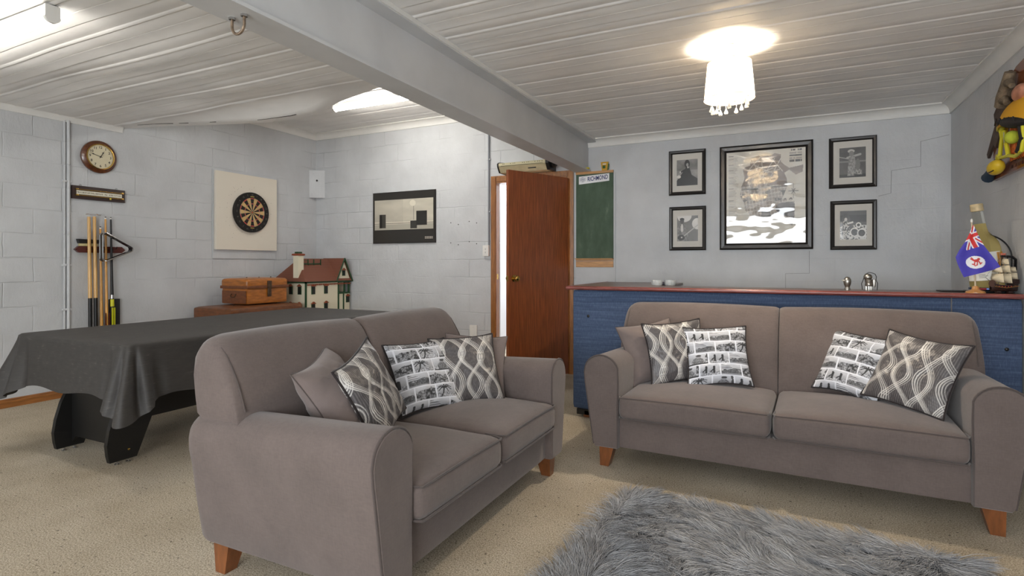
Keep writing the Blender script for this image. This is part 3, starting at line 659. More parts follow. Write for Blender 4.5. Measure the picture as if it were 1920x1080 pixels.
wv = kt.noise(26, 4, kt.scaled((.35, 1.6, 1)), .6); kt.link(kt.ramp(wv, [(.3, (62, 46, 42)), (.5, (92, 74, 66)), (.72, (128, 108, 98))]), b.inputs['Base Color'])
tz0, tz1 = .952, .9745
MB().prism([(bx0-.03, -.035), (bx1+.002, -.035), (bx1+.002, .33), (-.80+.14, .33), (-.80+.14, 1.10), (bx0-.055, 1.10)], 'z', tz0, tz1).build('countertop', kt.m, bar, smooth=False)
MB().tube([(bx0-.055, 1.10, .9625), (bx0-.034, -.037, .9625), (bx1, -.037, .9625)], .0145, 10).build('timber_edge', Mwood('mahogany_edge', (124, 66, 60), 8, (2, 12, 12), .25, .3, .3), bar)
MB().box(bx0+.03, bx1, .0, .33, .02, .06).box(bx0+.06, bx0+.4, .33, 1.05, .02, .06).build('plinth', m_black, bar, smooth=False)
MB().rbox((bx0+.11, .03, .03), (.06, .06, .058), .008, 4).build('foot', m_leg, bar)
def btn(x, z): MB().ball((x, -.011, z), (.010, .005, .010), 12, 8).build('button', m_dkmetal, bar)
for x, z in ((-1.302+.14, .755), (1.10+.14, .67), (-.7+.14, .72), (-.1+.14, .72), (.5+.14, .72)): btn(x, z)
MB().box(.852+.14, .858+.14, -.0115, -.008, .80, .95).build('seam_tear', M('frayed_seam', (112, 108, 106), .9), bar, smooth=False)

def ashtray(label, loc, rz):
    t = tag(MB().lathe([(0, .006), (.026, .006), (.033, .012), (.036, .040), (.044, .040), (.042, .010), (.038, 0), (0, 0)], 12).build('ashtray', m_crystal2, None, ang=20), label, 'ashtray', 'glass ashtrays on the bar'); t.location = loc; t.rotation_euler = (0, 0, rz); return t
m_crystal2 = M('ribbed_glass', (222, 226, 226), .18, trans=.3, ior=1.5, bump=(120, .5, .004))
ashtray('clear ribbed glass ashtray on the bar, the left one', (-.885, 4.36, .975), 0); ashtray('clear ribbed glass ashtray on the bar, the right one', (-.79, 4.395, .975), .3)
lb = tag(MB().rbox((0, 0, .013), (.035, .03, .026), .004, 4).build('lighter_case', M('slate_case', (86, 84, 96), .4), None), 'small dark case beside the glass ashtrays on the bar', 'case'); lb.location = (-.845, 4.44, .975)

t = thing('metal_ornament', 'small egg-shaped silver metal ornament standing alone on the bar', 'ornament', (.362, 4.14, .975), 0, 'silver ornaments on the bar')
m_silver = M('tarnished_silver', (176, 172, 164), .3, 1., bump=(90, .25, .004))
MB().lathe([(.018, 0), (.018, .006), (.013, .016), (.013, .02)], 20).build('foot', m_silver, t)
MB().lathe([(.013, .018), (.020, .036), (.0225, .052), (.020, .068), (.012, .080), (0, .084)], 20, (0, 0, 0)).build('head', m_silver, t)
MB().cone((-.016, -.006, .058), (-.031, -.008, .062), .008, .002, 10).build('spout', m_silver, t)
t = thing('metal_ornament', 'silver metal ornament with a bent wire handle on the bar', 'ornament', (.476, 4.12, .975), 0, 'silver ornaments on the bar')
for a in (0, 2.1, 4.2): MB().rbox((.014*math.cos(a+.5), .014*math.sin(a+.5), .014), (.010, .008, .028), .002, 3).build('leg', m_silver, t)
MB().lathe([(.02, .026), (.021, .028), (.021, .042), (.019, .044), (.023, .066), (.021, .068)], 22).build('cup', m_silver, t)
MB().ball((-.005, 0, .083), (.024, .024, .022), 20, 14).build('head', m_silver, t)
MB().rbox((.028, .002, .045), (.016, .02, .05), .005, 4).build('pouch', m_silver, t)
MB().tube([(-.035, 0, .004), (-.036, 0, .022), (-.039, 0, .04), (-.033, 0, .056), (-.027, 0, .075), (-.02, 0, .10), (.0, 0, .112), (.02, 0, .108), (.033, 0, .102), (.04, 0, .085), (.038, 0, .065), (.046, 0, .045), (.045, 0, .02), (.044, 0, .002)], .0022, 6).build('wire_handle', m_dkmetal, t)

# desk flag
fx, fy, fz = .972, 3.985, .975
t = thing('desk_flag', 'small blue flag with red lion badge on a turned wooden stand on the bar', 'flag', (fx, fy, fz))
m_turned = Mwood('turned_pine', (188, 132, 76), 8, (8, 8, 3), .15, .35, .3)
MB().lathe([(.046, 0), (.046, .006), (.040, .012), (.026, .016), (.018, .022), (.016, .034), (.011, .04), (0, .041)], 28).build('base', m_turned, t)
MB().cone((0, 0, .035), (-.016, .006, .405), .0042, .0038, 10).build('pole', Mwood('pale_pole', (206, 186, 156), 8, (20, 20, 2), .1), t); MB().ball((-.016, .006, .41), (.006, .006, .012), 10, 8).build('finial', m_white, t)
def fp(x, y): return ((x-1831.)*.00305-.002, -(y-548.)*.00298)
Lb = [(1827, 419), (1821, 436), (1815, 450), (1806, 466), (1800, 480), (1803, 493), (1807, 505), (1812, 518)]; Rb = [(1828, 419), (1833, 434), (1838, 447), (1844, 460), (1850, 470), (1856, 480), (1862, 490), (1867, 500)]
NV, NU = 110, 80; us = np.linspace(0, 1, NU+1); vs_ = np.linspace(0, 1, NV+1)
li = lambda A, q: np.array([np.interp(q, np.linspace(0, 1, 8), [a[k_] for a in A]) for k_ in (0, 1)])
V = []; PX = np.zeros((NV+1, NU+1, 2))
for j, v in enumerate(vs_):
    l_, r_ = li(Lb, v), li(Rb, v)
    for i, u in enumerate(us):
        p = l_+(r_-l_)*u; p[1] += 4*math.sin(PI*u)*v*(1-v); PX[j, i] = p; X_, Z_ = fp(*p); V.append((X_, -.014-.012*v-.010*math.sin(u*2*PI*.9+.4)*v-.006*math.sin(u*9+v*3)*v, Z_))
px, py = PX[..., 0], PX[..., 1]
c = np.zeros(px.shape+(3,)); c[:] = np.array((62, 54, 168))/255.
UJ = [(1827, 419), (1843, 457), (1818, 467), (1813, 446)]
uj = poly(px, py, [(1826, 417), (1829, 417), (1846, 456), (1817, 467), (1812, 447)])
wht = np.array((236, 236, 240))/255.; red = np.array((206, 44, 44))/255.
def band(a, b_, wd, col, msk=None):
    m = (seg(px, py, a, b_) < wd) & (uj if msk is None else msk); c[m] = col
band((1827, 420), (1819, 466), 3.2, wht); band((1827, 442), (1846, 456), 3.4, wht); band((1814, 448), (1822, 442), 2.5, wht)
band((1827, 420), (1819, 466), 1.1, red); band((1828, 443), (1846, 456), 1.3, red)
band((1813, 446), (1836, 434), 5.2, wht); band((1821, 437), (1832, 464), 5.2, wht); band((1813, 446), (1836, 434), 3.2, red); band((1821, 437), (1832, 464), 3.2, red)
allm = np.ones(px.shape, bool); c[np.hypot((px-1830)/14.5, (py-489.5)/12.) < 1] = wht
lion = (np.hypot((px-1831)/4.2, (py-486.5)/2.6) < 1) | (np.hypot((px-1834.5)/2.3, (py-483.5)/2.2) < 1)
for a, b_ in (((1828, 487), (1823, 483)), ((1827, 485), (1824, 481)), ((1829, 488), (1828, 494)), ((1828, 494), (1825, 493)), ((1833, 488), (1832, 495)), ((1832, 495), (1829, 496)), ((1835, 488), (1837, 493)), ((1837, 493), (1839, 490))): lion |= seg(px, py, a, b_) < 1.0
c[lion] = np.array((200, 52, 48))/255.
W = NU+1; mb = MB().add(V, [(j*W+i, j*W+i+1, (j+1)*W+i+1, (j+1)*W+i) for j in range(NV) for i in range(NU)])
mb.build('flag_cloth', Mvcol('flag_fabric', .6), t, ang=180, recalc=False, paint=c.reshape(-1, 3))

# big whisky bottle in its tilting cradle
bl = thing('bottle', 'very large clear bottle of amber spirit with cork-coloured cap, behind the blue flag', 'bottle', (1.062, 4.115, 1.004)); bl.rotation_euler = (0, R(-6.5), 0)
kg = NT('bottle_glass'); b = kg.b; b.inputs['Base Color'].default_value = rgba((246, 246, 236)); b.inputs['Roughness'].default_value = .03; b.inputs['Transmission Weight'].default_value = 1.; b.inputs['IOR'].default_value = 1.12
m_glass = kg.m
bp = [(.0, 0), (.075, 0), (.082, .008), (.083, .19), (.082, .225), (.076, .258), (.062, .288), (.046, .308), (.037, .322), (.033, .345), (.028, .40), (.026, .445), (.029, .448), (.029, .456)]
MB().lathe(bp, 40).build('glass_body', m_glass, bl)
kl = NT('amber_spirit'); b = kl.b; b.inputs['Base Color'].default_value = rgba((240, 220, 156)); b.inputs['Roughness'].default_value = .05; b.inputs['Transmission Weight'].default_value = .75; b.inputs['IOR'].default_value = 1.1
MB().lathe([(0, .004), (.072, .004), (.079, .012), (.080, .19), (.079, .222), (.073, .254), (.058, .284), (.043, .303), (.034, .318), (.030, .345), (.0275, .372), (0, .372)], 40).build('spirit', kl.m, bl)
MB().lathe([(.030, .446), (.031, .45), (.031, .484), (.029, .488), (0, .488)], 28).build('cap', M('cap_cork', (196, 176, 138), .6, var=(40, .1)), bl)
MB().grid(26, 1, lambda u, v: (.0842*math.cos(R(-175)+u*R(130)), .0842*math.sin(R(-175)+u*R(130)), .045+.16*v)).build('paper_label', M('label_paper', (228, 228, 220), .8), bl)
MB().grid(20, 1, lambda u, v: (.0842*math.cos(R(-62)+u*R(70)), .0842*math.sin(R(-62)+u*R(70)), .075+.125*v)).build('amber_label', M('label_amber', (205, 140, 48), .6), bl)
mb = MB()
for i in range(3): mb.box(-.055, -.055+.03+.012*(i % 2), -.0852, -.0848, .062+.008*i, .0645+.008*i)
mb.build('label_print', M('print_grey', (120, 120, 120), .8), bl)
cr = thing('bottle_cradle', 'black metal tilting cradle with curved arm holding the large bottle', 'bottle stand', (1.062, 4.115, .975))
m_cr = M('cradle_black', (24, 24, 27), .4, .3)
MB().rbox((0, 0, .006), (.2, .15, .012), .004, 4).build('base_plate', m_cr, cr)
MB().lathe([(.088, .016), (.09, .018), (.09, .027), (.086, .029), (0, .029)], 32).build('tray', M('cradle_blue', (40, 56, 92), .25, .6), cr)
MB().tube([(.098, -.02, .012)]+[(.100-.13*(1-math.cos(q)), -.02, .20+.135*math.sin(q)) for q in np.linspace(0, 1.35, 12)], .0042, 8).build('arm', m_cr, cr)
MB().tube([(.105, -.06, .13), (.10, -.08, .19), (.08, -.095, .205), (.03, -.10, .21)], .007, 8).build('lever', m_cr, cr)
for x in (.035, .06): MB().cone((x, -.098, .10), (x, -.098, .205), .003, n=6).build('rod', m_cr, cr)
MB().rbox((-.055, -.085, .022), (.05, .012, .01), .003, 4).build('red_tab', M('red_tab', (150, 36, 44), .5), cr)
bk = tag(MB().rbox((0, 0, .004), (.19, .11, .008), .002, 4).build('notebook', m_black, None), 'thin black flat case lying on the bar beneath the flag', 'flat case'); bk.location = (.93, 4.14, .9755); bk.rotation_euler = (0, 0, .1)

# model sailing ship
sh = thing('model_ship', 'small dark wooden model sailing ship with cream sails at the right end of the bar', 'model ship', (1.096, 3.995, .975), R(24)); sh.scale = (.9, .9, .9)
m_hull = Mwood('ship_hull', (46, 26, 22), 8, (3, 12, 12), .3, .3, .3); m_sail = M('sail_cloth', (206, 192, 164), .8, var=(20, .08)); m_rig = M('rigging', (70, 64, 58), .8)
def hull(u, v):
    x = -.075+.16*u; k_ = math.sin(PI*min(1, max(.0, u*.9+.06)))**.5; shr = .018*(2*u-1)**2+.012*(u > .8); zt = .052+shr; a = (v-.5)*2
    return (x, .026*k_*math.copysign(abs(a)**.6, a), .014+(zt-.014)*abs(a)**1.6)
MB().grid(22, 12, hull).build('hull', m_hull, sh)
MB().rbox((.005, 0, .05), (.12, .036, .004), .001, 3).build('deck', Mwood('ship_deck', (128, 88, 56), 8, (3, 12, 12), .2), sh)
MB().rbox((.06, 0, .075), (.05, .04, .03), .004, 4).build('stern_castle', m_hull, sh)
MB().tube([(-.07, -.0275, .046), (0, -.029, .036), (.075, -.027, .048)], .002, 5).build('gilt_rail', M('ship_gilt', (150, 104, 52), .4), sh)
for i in range(5): MB().ball((-.045+.018*i, -.0285, .044+.0008*abs(i-2)), (.003, .002, .003), 8, 6).build('gunport', M('ship_red', (190, 70, 60), .5), sh)
MB().rbox((-.03, 0, .008), (.03, .02, .016), .004, 4).rbox((.04, 0, .008), (.03, .02, .016), .004, 4).build('stand', m_hull, sh)
for x, hgt in ((-.028, .215), (.018, .25), (.062, .19)): MB().cone((x, 0, .045), (x, 0, hgt), .0018, .0012, 6).build('mast', m_hull, sh)
MB().cone((-.065, 0, .065), (-.105, 0, .10), .002, .001, 6).build('bowsprit', m_hull, sh)
def sail(x, z0, z1, w0, w1, belly):
    MB().grid(10, 8, lambda u, v: (x-.006-belly*math.sin(PI*v)*math.sin(PI*u), (u-.5)*1.35*(w0+(w1-w0)*v), z0+(z1-z0)*v)).build('sail', m_sail, sh, ang=80)
m_sail.use_backface_culling = False
for x, rows in ((-.028, ((.07, .125, .075, .062, .030), (.13, .165, .06, .045, .018))), (.018, ((.066, .125, .08, .066, .030), (.13, .175, .062, .05, .02), (.18, .215, .046, .034, .012))), (.062, ((.09, .13, .06, .05, .02), (.135, .165, .045, .034, .014)))):
    for q in rows: sail(x, *q)
mb = MB()
for a, b_ in (((-.105, 0, .10), (-.028, 0, .21)), ((-.028, 0, .21), (.018, 0, .245)), ((.018, 0, .245), (.062, 0, .185)), ((.062, 0, .185), (.085, 0, .09)), ((-.028, 0, .2), (-.01, -.03, .055)), ((.018, 0, .24), (.03, -.03, .055)), ((.018, 0, .24), (0, -.03, .055)), ((-.028, 0, .2), (-.045, -.028, .055))): mb.cone(a, b_, .0006, n=4)
mb.build('rigging', m_rig, sh)
MB().grid(6, 2, lambda u, v: (.018-.03*u, .002*math.sin(u*7), .238+.012*v)).build('pennant', M('pennant_red', (200, 112, 92), .7), sh)
MB().lathe([(.022, 0), (.022, .003), (.0, .003)], 20, (-.075, -.012, .062), Matrix.Rotation(PI/2, 3, 'X')).build('wheel_disc', M('disc_brown', (88, 62, 52), .5), sh)
gd = thing('glass_dome', 'tiny clear glass dome on a black cup behind the model ship', 'glass dome', (1.135, 4.06, .975))
MB().lathe([(.016, 0), (.018, .004), (.012, .012), (.011, .07), (.02, .085), (.022, .11), (.0, .11)], 18).build('cup', m_black, gd)
MB().lathe([(.017, .11), (.018, .13), (.016, .142), (.008, .15), (0, .151)], 18).build('dome', m_glass, gd)

# ------------------------------------------------------------------ blackboard and things near the door
m_tray = Mwood('board_pine', (196, 148, 96), 5, (2, 12, 12), .14, .5, .1)
bd = thing('backing_panel', 'tall grey painted board fixed to the wall behind the blackboard', 'board', (-1.728, YB, 0))
MB().box(-.20, .212, -.008, 0, .96, 2.06).build('panel', m_wall_x, bd, smooth=False)
bb = thing('blackboard', 'narrow green chalkboard with pine tray and a white sticker at its top', 'chalkboard', (-1.731, YB-.009, 1.62))
kk = NT('green_chalkboard'); kk.b.inputs['Roughness'].default_value = .75
kk.link(kk.ramp(kk.noise(6, 5, kk.scaled((2, 1, .8)), .65), [(.3, (62, 82, 64)), (.6, (78, 98, 80)), (.8, (112, 128, 112))]), kk.b.inputs['Base Color'])
MB().box(-.195, .195, -.010, 0, -.43, .435).build('slate', kk.m, bb, smooth=False)
MB().rbox((0, -.009, .448), (.394, .018, .026), .002, 3).build('top_rail', m_tray, bb)
MB().rbox((0, -.008, -.437), (.394, .016, .022), .003, 4).build('tray', m_tray, bb); MB().rbox((0, -.03, -.4265), (.40, .056, .009), .003, 4).build('ledge', m_tray, bb)
MB().rbox((0, -.007, -.482), (.392, .014, .062), .002, 3).build('rail', m_tray, bb)
stk = MB().add([(-.165, -.0108, .335), (.155, -.0108, .355), (.155, -.0108, .43), (-.165, -.0108, .415)], [(0, 1, 2, 3)]).build('sticker', M('sticker_white', (236, 236, 238), .4), bb, smooth=False)
m_navy = M('sticker_blue', (42, 52, 110), .5)
text_mesh('RICHMOND', .062, T(.033, -.0116, .388) @ Matrix.Rotation(R(-3.6), 4, 'Y') @ UP, .0012, shear=.1, sx=.64).build('lettering', m_navy, stk, smooth=False)
mb = MB()
for zz in (.392, .381, .370): 
    d = [(-.155, zz), (-.125, zz+.014), (-.095, zz+.002), (-.125, zz-.012)]
    mb.tube([(x, -.0114, z) for x, z in d], .0018, 4, closed=True)
mb.build('diamond_logo', m_navy, stk, smooth=False)
cb = thing('chalk_box', 'small yellow and green carton standing on top of the chalkboard', 'carton', (-1.627, YB-.012, 2.0815))
MB().add([(-.024, -.012, 0), (.03, -.012, 0), (.042, -.012, .085), (-.036, -.012, .085), (-.024, .012, 0), (.03, .012, 0), (.042, .012, .085), (-.036, .012, .085)], [(0, 1, 2, 3), (5, 4, 7, 6), (1, 5, 6, 2), (4, 0, 3, 7), (3, 2, 6, 7), (1, 0, 4, 5)]).build('carton', M('carton_yellow', (206, 158, 38), .5), cb, smooth=False)
MB().add([(.03, -.013, 0), (.047, -.010, .005), (.052, -.010, .06), (.040, -.013, .07)], [(0, 1, 2, 3)]).rbox((-.002, -.0135, .034), (.03, .002, .03), .001, 2).build('green_flap', M('carton_green', (62, 92, 40), .6), cb)
MB().box(-.016, .02, -.0135, -.012, .058, .068).build('white_patch', m_white, cb, smooth=False)
yt = tag(MB().rbox((0, 0, .008), (.045, .03, .016), .004, 4).build('chalk_stub', M('chalk_yellow', (216, 196, 40), .7), None), 'small yellow block left on the lower beam flange near the back wall', 'block'); yt.location = (-1.788, 5.385, 2.0962)
wu = thing('wall_unit', 'long beige slotted unit with black ends mounted over the brown door', 'wall unit', (-2.43, YB, 2.111))
m_beige = M('aged_beige', (190, 180, 146), .45, var=(12, .05))
MB().prism([(-.20, .055), (-.16, .002), (0, .002), (0, .13), (-.19, .10)], 'x', -.30, .24).build('case', m_beige, wu, smooth=False)
MB().rbox((-.03, -.203, .079), (.54, .012, .034), .004, 4).build('control_strip', M('strip_beige', (204, 196, 160), .4), wu)
mb = MB()
for i, x in enumerate((-.25, -.235, -.16, -.13, -.11, -.02, .0, .03, .05, .12, .15, .17, .2)): mb.box(x, x+.008, -.2105, -.208, .082, .088)
mb.build('slots', m_black, wu, smooth=False); MB().box(-.27, .21, -.2105, -.2085, .064, .067).build('dark_line', m_black, wu, smooth=False)
MB().prism([(-.21, .06), (-.165, 0), (0, 0), (0, .135), (-.19, .108), (-.215, .09)], 'x', .24, .275).build('end_cap', m_black, wu, smooth=False)
MB().prism([(-.21, .06), (-.165, 0), (0, 0), (0, .135), (-.19, .108), (-.215, .09)], 'x', -.315, -.30).build('end_cap', m_black, wu, smooth=False)
MB().lathe([(.05, 0), (.055, .02), (.04, .045), (0, .055)], 18, (.275, -.11, .075), Matrix.Rotation(PI/2, 3, 'Y')).build('end_knob', m_black, wu); MB().rbox((.08, -.1835, .028), (.09, .004, .012), .001, 2).build('badge', m_dkmetal, wu)

# switch, outlet, conduits
cd = thing('conduit', 'thin grey cable pipe running down the block wall to the light switch', 'conduit', (-2.951, YB-.014, 0))
MB().cone((0, 0, 1.35), (0, 0, ZH-.07), .0095, n=10).build('pipe', M('conduit_grey', (138, 142, 148), .5), cd)
for z in (1.72, 2.3): MB().rbox((0, .003, z), (.045, .02, .016), .004, 4).build('saddle_clip', m_wall_x, cd)
sw = thing('light_switch', 'white two-gang light switch on the wall left of the brown door', 'light switch', (-2.982, YB, 1.287))
MB().rbox((0, -.018, 0), (.078, .036, .122), .006, 6).build('plate', m_white, sw)
for z in (.018, -.018): MB().rbox((.0, -.0375, z), (.014, .006, .02), .002, 3).build('rocker', M('rocker_grey', (206, 206, 202), .4), sw)
ot = thing('wall_plate', 'blank white wall plate low on the block wall behind the two-seat sofa', 'wall plate', (-3.153, YB, .381))
MB().rbox((0, -.006, 0), (.094, .012, .138), .003, 5).build('plate', m_white, ot)
for z in (.045, -.045): MB().ball((0, -.0125, z), (.003, .001, .003), 8, 5).build('screw', m_chrome, ot)
cx = thing('conduit', 'grey painted cable pipe running down the left wall beside the clock', 'conduit', (XL+.014, 2.632, 0))
MB().cone((0, .0, .07), (0, .0, 2.37), .012, n=12).build('pipe', m_wall_y, cx); MB().cone((-.004, -.028, .07), (-.004, -.028, 2.37), .007, n=8).build('cable', m_wall_y, cx)
for z in (.75, 1.13, 1.85): MB().rbox((-.003, -.012, z), (.02, .07, .018), .004, 4).build('saddle_clip', m_wall_y, cx)
# corner box
sb = thing('corner_box', 'grey painted triangular box with one hole, high in the far left corner', 'corner box', (XL, YB, 2.18))
MB().prism([(0, 0), (.152, 0), (0, -.118)], 'z', -.178, .178).build('box', m_wall_x, sb, smooth=False)
MB().cone((.0732, -.0590, .045), (.0770, -.0642, .045), .012, n=16).build('hole', mh, sb)

# ------------------------------------------------------------------ pictures on the back wall
m_frame = M('frame_black', (34, 30, 28), .3, bump=(60, .05, .002)); m_mat = M('mat_board', (214, 210, 202), .85); m_photo = Mvcol('photo_print', .35, coat=.4)
def paint_plane(name, w_, h_, y, nx, nz, fn, m, parent):
    U, V = np.meshgrid(np.linspace(0, 1, nx+1), np.linspace(0, 1, nz+1)); W = nx+1
    mb = MB(); mb.v = [(float((u-.5)*w_), y, float((v-.5)*h_)) for u, v in zip(U.ravel(), V.ravel())]; mb.f = [(j*W+i, j*W+i+1, (j+1)*W+i+1, (j+1)*W+i) for j in range(nz) for i in range(nx)]
    c = fn(U, V, w_/h_)
    if c.ndim == 2: c = np.stack([c, c*.985, c*.96], -1)
    return mb.build(name, m, parent, smooth=False, recalc=False, paint=c.reshape(-1, 3))
def frame(t, w_, h_, fw, d, bev=.3):
    """four mitred sides of moulding as one ring"""
    prof = [(0, 0), (0, -d*.75), (fw*.25, -d), (fw*.7, -d*.9), (fw, -d*.55), (fw, 0)]; V = []; n = len(prof)
    for sx, sz in ((-1, -1), (1, -1), (1, 1), (-1, 1)):
        for a, y in prof: V.append((sx*(w_/2-a), y, sz*(h_/2-a)))
    F = [(i*n+j, i*n+(j+1) % n, ((i+1) % 4)*n+(j+1) % n, ((i+1) % 4)*n+j) for i in range(4) for j in range(n)]
    MB().add(V, F).build('frame', m_frame, t, smooth=False)
def ph_singer(u, v, a):
    g = .30+.35*fbm(u*3, v*4, 3)+.25*(v < .6)*np.clip(.5-np.abs(v-.45), 0, 1)
    g = np.where(poly(u, v, [(.0, .0), (1, 0), (1, .25), (.72, .4), (.62, .66), (.56, .7), (.44, .7), (.38, .62), (.2, .42), (0, .2)]), .13+.05*fbm(u*9, v*9, 5), g)
    g = np.where((seg(u, v, (.42, .62), (.2, .53)) < .03), .14, g); g = np.where(ell(u, v, .5, .83, .13, .16), .12, g); g = np.where(ell(u, v, .51, .80, .055, .065), .62, g)
    g = np.where(ell(u, v, .17, .53, .035, .03) | ell(u, v, .54, .7, .03, .04), .8, g); return np.where(ell(u, v, .1, .35, .1, .06), .85, g)
def ph_guitar(u, v, a):
    g = .38+.12*fbm(u*4, v*4, 3); g = np.where(ell(u, v, .35, 1.0, .35, .25) | ell(u, v, .98, .68, .26, .22), .85, g)
    n = fbm(u*16, v*16, 4, 3); g = np.where(poly(u, v, [(.02, 0), (.0, .5), (.12, .66), (.3, .7), (.46, .64), (.52, .3), (.56, 0)]), .25+.45*n, g)
    g = np.where(ell(u, v, .24, .80, .10, .11), .30, g); g = np.where(ell(u, v, .24, .87, .11, .05), .12, g); g = np.where(ell(u, v, .24, .52, .06, .16), .82, g)
    g = np.where(seg(u, v, (.2, .12), (.98, .62)) < .022, .72, g); g = np.where(ell(u, v, .2, .14, .17, .11), .14, g); return np.where(ell(u, v, .22, .15, .04, .03), .8, g)
def ph_stage(u, v, a):
    g = .26+.10*fbm(u*5, v*5, 6); n = fbm(u*20, v*20, 8, 3); g = np.where((v > .50) & (v < .56), .5, g); g = np.where(v < .1, .16, g)
    g = np.where(seg(u, v, (.0, .7), (.45, .6)) < .012, .7, g); g = np.where(seg(u, v, (.3, .66), (.8, .76)) < .035, .68, g)
    g = np.where(poly(u, v, [(.3, .05), (.34, .45), (.36, .72), (.58, .72), (.62, .45), (.56, .05)]), .38+.4*n, g); g = np.where(ell(u, v, .45, .88, .13, .06), .75, g); g = np.where(ell(u, v, .46, .8, .09, .09), .5, g)
    g = np.where(poly(u, v, [(.5, .1), (.6, .3), (.85, .26), (.86, .08)]), .7*n+.2, g); return np.where(ell(u, v, .7, .42, .09, .2), .45, g)
def ph_drums(u, v, a):
    g = .22+.16*v*(1-v)*2+.05*fbm(u*5, v*5, 6); n = fbm(u*24, v*24, 2, 2); m = (v < .5) & (n > .5-.1*(v < .3)); g = np.where(m & ~ell(u, v, .42, .45, .07, .12), .86, g)
    for cx_, cy_, r_ in ((.55, .25, .15), (.82, .22, .15), (.7, .5, .08)): rr = np.hypot((u-cx_)*1, (v-cy_)*1.1); g = np.where(np.abs(rr-r_) < .022, .9, np.where(rr < r_-.02, .1+.25*n, g))
    g = np.where(ell(u, v, .2, .55, .09, .13) & (n > .36), .8, g); g = np.where(ell(u, v, .22, .7, .055, .065), .82, g); g = np.where((v > .6) & ~ell(u, v, .22, .7, .16, .2), .2+.1*(v > .85), g)
    return np.where(seg(u, v, (.3, .56), (.48, .6)) < .03, .88, g)
def picture(label, xc, zc, w_, h_, fn, phw, phh, dx=0, dz=0):
    t = thing('framed_photo', label, 'framed photo', (xc, YB-.001, zc), 0, 'small framed music photos above the bar')
    MB().box(-w_/2+.012, w_/2-.012, -.012, -.002, -h_/2+.012, h_/2-.012).build('mat', m_mat, t, smooth=False); frame(t, w_, h_, .032, .03)
    p = paint_plane('photo', phw, phh, -.0128, 90, 110, fn, m_photo, t); p.location = (dx, 0, dz); return t
picture('framed photo of a dark robed singer, upper left of the big map', -.824, 2.003, .334, .422, ph_singer, .19, .245)
picture('framed photo of a guitarist, lower left of the big map', -.821, 1.475, .332, .413, ph_guitar, .19, .24)
picture('framed photo of a costumed performer on stage, upper right of the big map', .514, 1.992, .344, .425, ph_stage, .19, .25)
picture('framed photo of a band with drums, lower right of the big map', .519, 1.466, .334, .413, ph_drums, .19, .24)
def map_art(u, v, a):
    c = np.zeros(u.shape+(3,)); c[:] = np.array((206, 200, 186))/255.
    def put(m, col): c[m] = np.array(col)/255.
    lines = lambda u0, u1, v0, v1, step, col: put((u > u0) & (u < u1-.06*vnoise(v*90, v*0, 3)) & (v > v0) & (v < v1) & (np.mod(v, step) < step*.45), col)
    lines(.03, .17, .28, .94, .012, (168, 160, 148))
    for v_ in (.955, .92, .86, .80, .72, .66, .6, .52, .47, .4): put((u > .03) & (u < .10) & (np.abs(v-v_) < .0035), (92, 84, 78))
    land = poly(u, v, [(.22, .80), (.25, .83), (.31, .84), (.33, .92), (.42, .945), (.56, .93), (.62, .955), (.70, .94), (.70, .86), (.75, .82), (.80, .79), (.97, .815), (.96, .74), (.88, .715), (.80, .77), (.74, .74), (.77, .68), (.78, .60), (.72, .48), (.75, .42), (.86, .44), (.87, .30), (.84, .18), (.76, .22), (.74, .32), (.5, .26), (.32, .30), (.25, .36), (.23, .45), (.18, .52), (.2, .62), (.24, .70)])
    put(land, (128, 114, 104)); put(land & (v < .62), (150, 140, 130)); put(land & (v < .62) & ((np.mod(u*24+v*4, 1) < .12) | (np.mod(v*26-u*3, 1) < .12)), (212, 206, 196))
    for p, q in (((.3, .8), (.45, .93)), ((.45, .93), (.5, .6)), ((.5, .6), (.7, .9)), ((.35, .85), (.66, .72)), ((.28, .72), (.6, .8)), ((.4, .62), (.62, .9)), ((.3, .62), (.42, .84)), ((.56, .92), (.72, .76)), ((.45, .7), (.34, .9)), ((.5, .75), (.68, .78))): put(land & (seg(u, v, p, q) < .005), (206, 198, 186))
    for x0, x1, y_ in ((.2, .42, .585), (.58, .78, .60)): put((u > x0) & (u < x1) & (np.abs(v-y_) < .008), (74, 70, 64))
    put(poly(u, v, [(.5, .55), (.56, .57), (.57, .53), (.51, .52)]), (96, 92, 82)); n = fbm(u*30, v*30, 3, 2); put(land & (v < .56) & (v > .44) & (n > .62), (80, 76, 72))
    for x_, y_ in ((.68, .45), (.75, .455), (.82, .46), (.48, .365), (.53, .36)): put(ell(u, v, x_, y_, .02, .018), (58, 52, 50)); put(ell(u, v, x_, y_-.008, .012, .012), (170, 160, 150)); 
    put(poly(u, v, [(.64, .40), (.70, .43), (.84, .435), (.87, .41), (.86, .26), (.70, .30), (.62, .36)]), (72, 68, 66)); put(poly(u, v, [(.46, .34), (.56, .345), (.58, .29), (.45, .28)]), (84, 80, 76))
    for an in range(8): q = (.85+(.075 if an % 2 == 0 else .035)*math.cos(an*PI/4)*.8, .545+(.075 if an % 2 == 0 else .035)*math.sin(an*PI/4)); put(seg(u, v, (.85, .545), q) < .0045, (84, 78, 72))
    for y_, hh, col, seed in ((.975, .011, (70, 66, 62), 1), (.945, .009, (160, 152, 142), 2), (.918, .008, (52, 48, 46), -1), (.89, .009, (160, 152, 142), 3), (.862, .012, (56, 52, 50), 4)):
        m = (u > .80) & (u < .955) & (np.abs(v-y_) < hh)
        put(m if seed < 0 else m & (vnoise(u*75, u*0+seed, seed) > .32), col)
    for i, col in enumerate(((180, 90, 100), (120, 90, 150), (90, 130, 170), (150, 110, 80), (120, 150, 110))): put((u > .945) & (u < .955) & (np.abs(v-.19+i*.025) < .011), col)
    lines(.85, .94, .05, .2, .012, (176, 168, 156)); return c
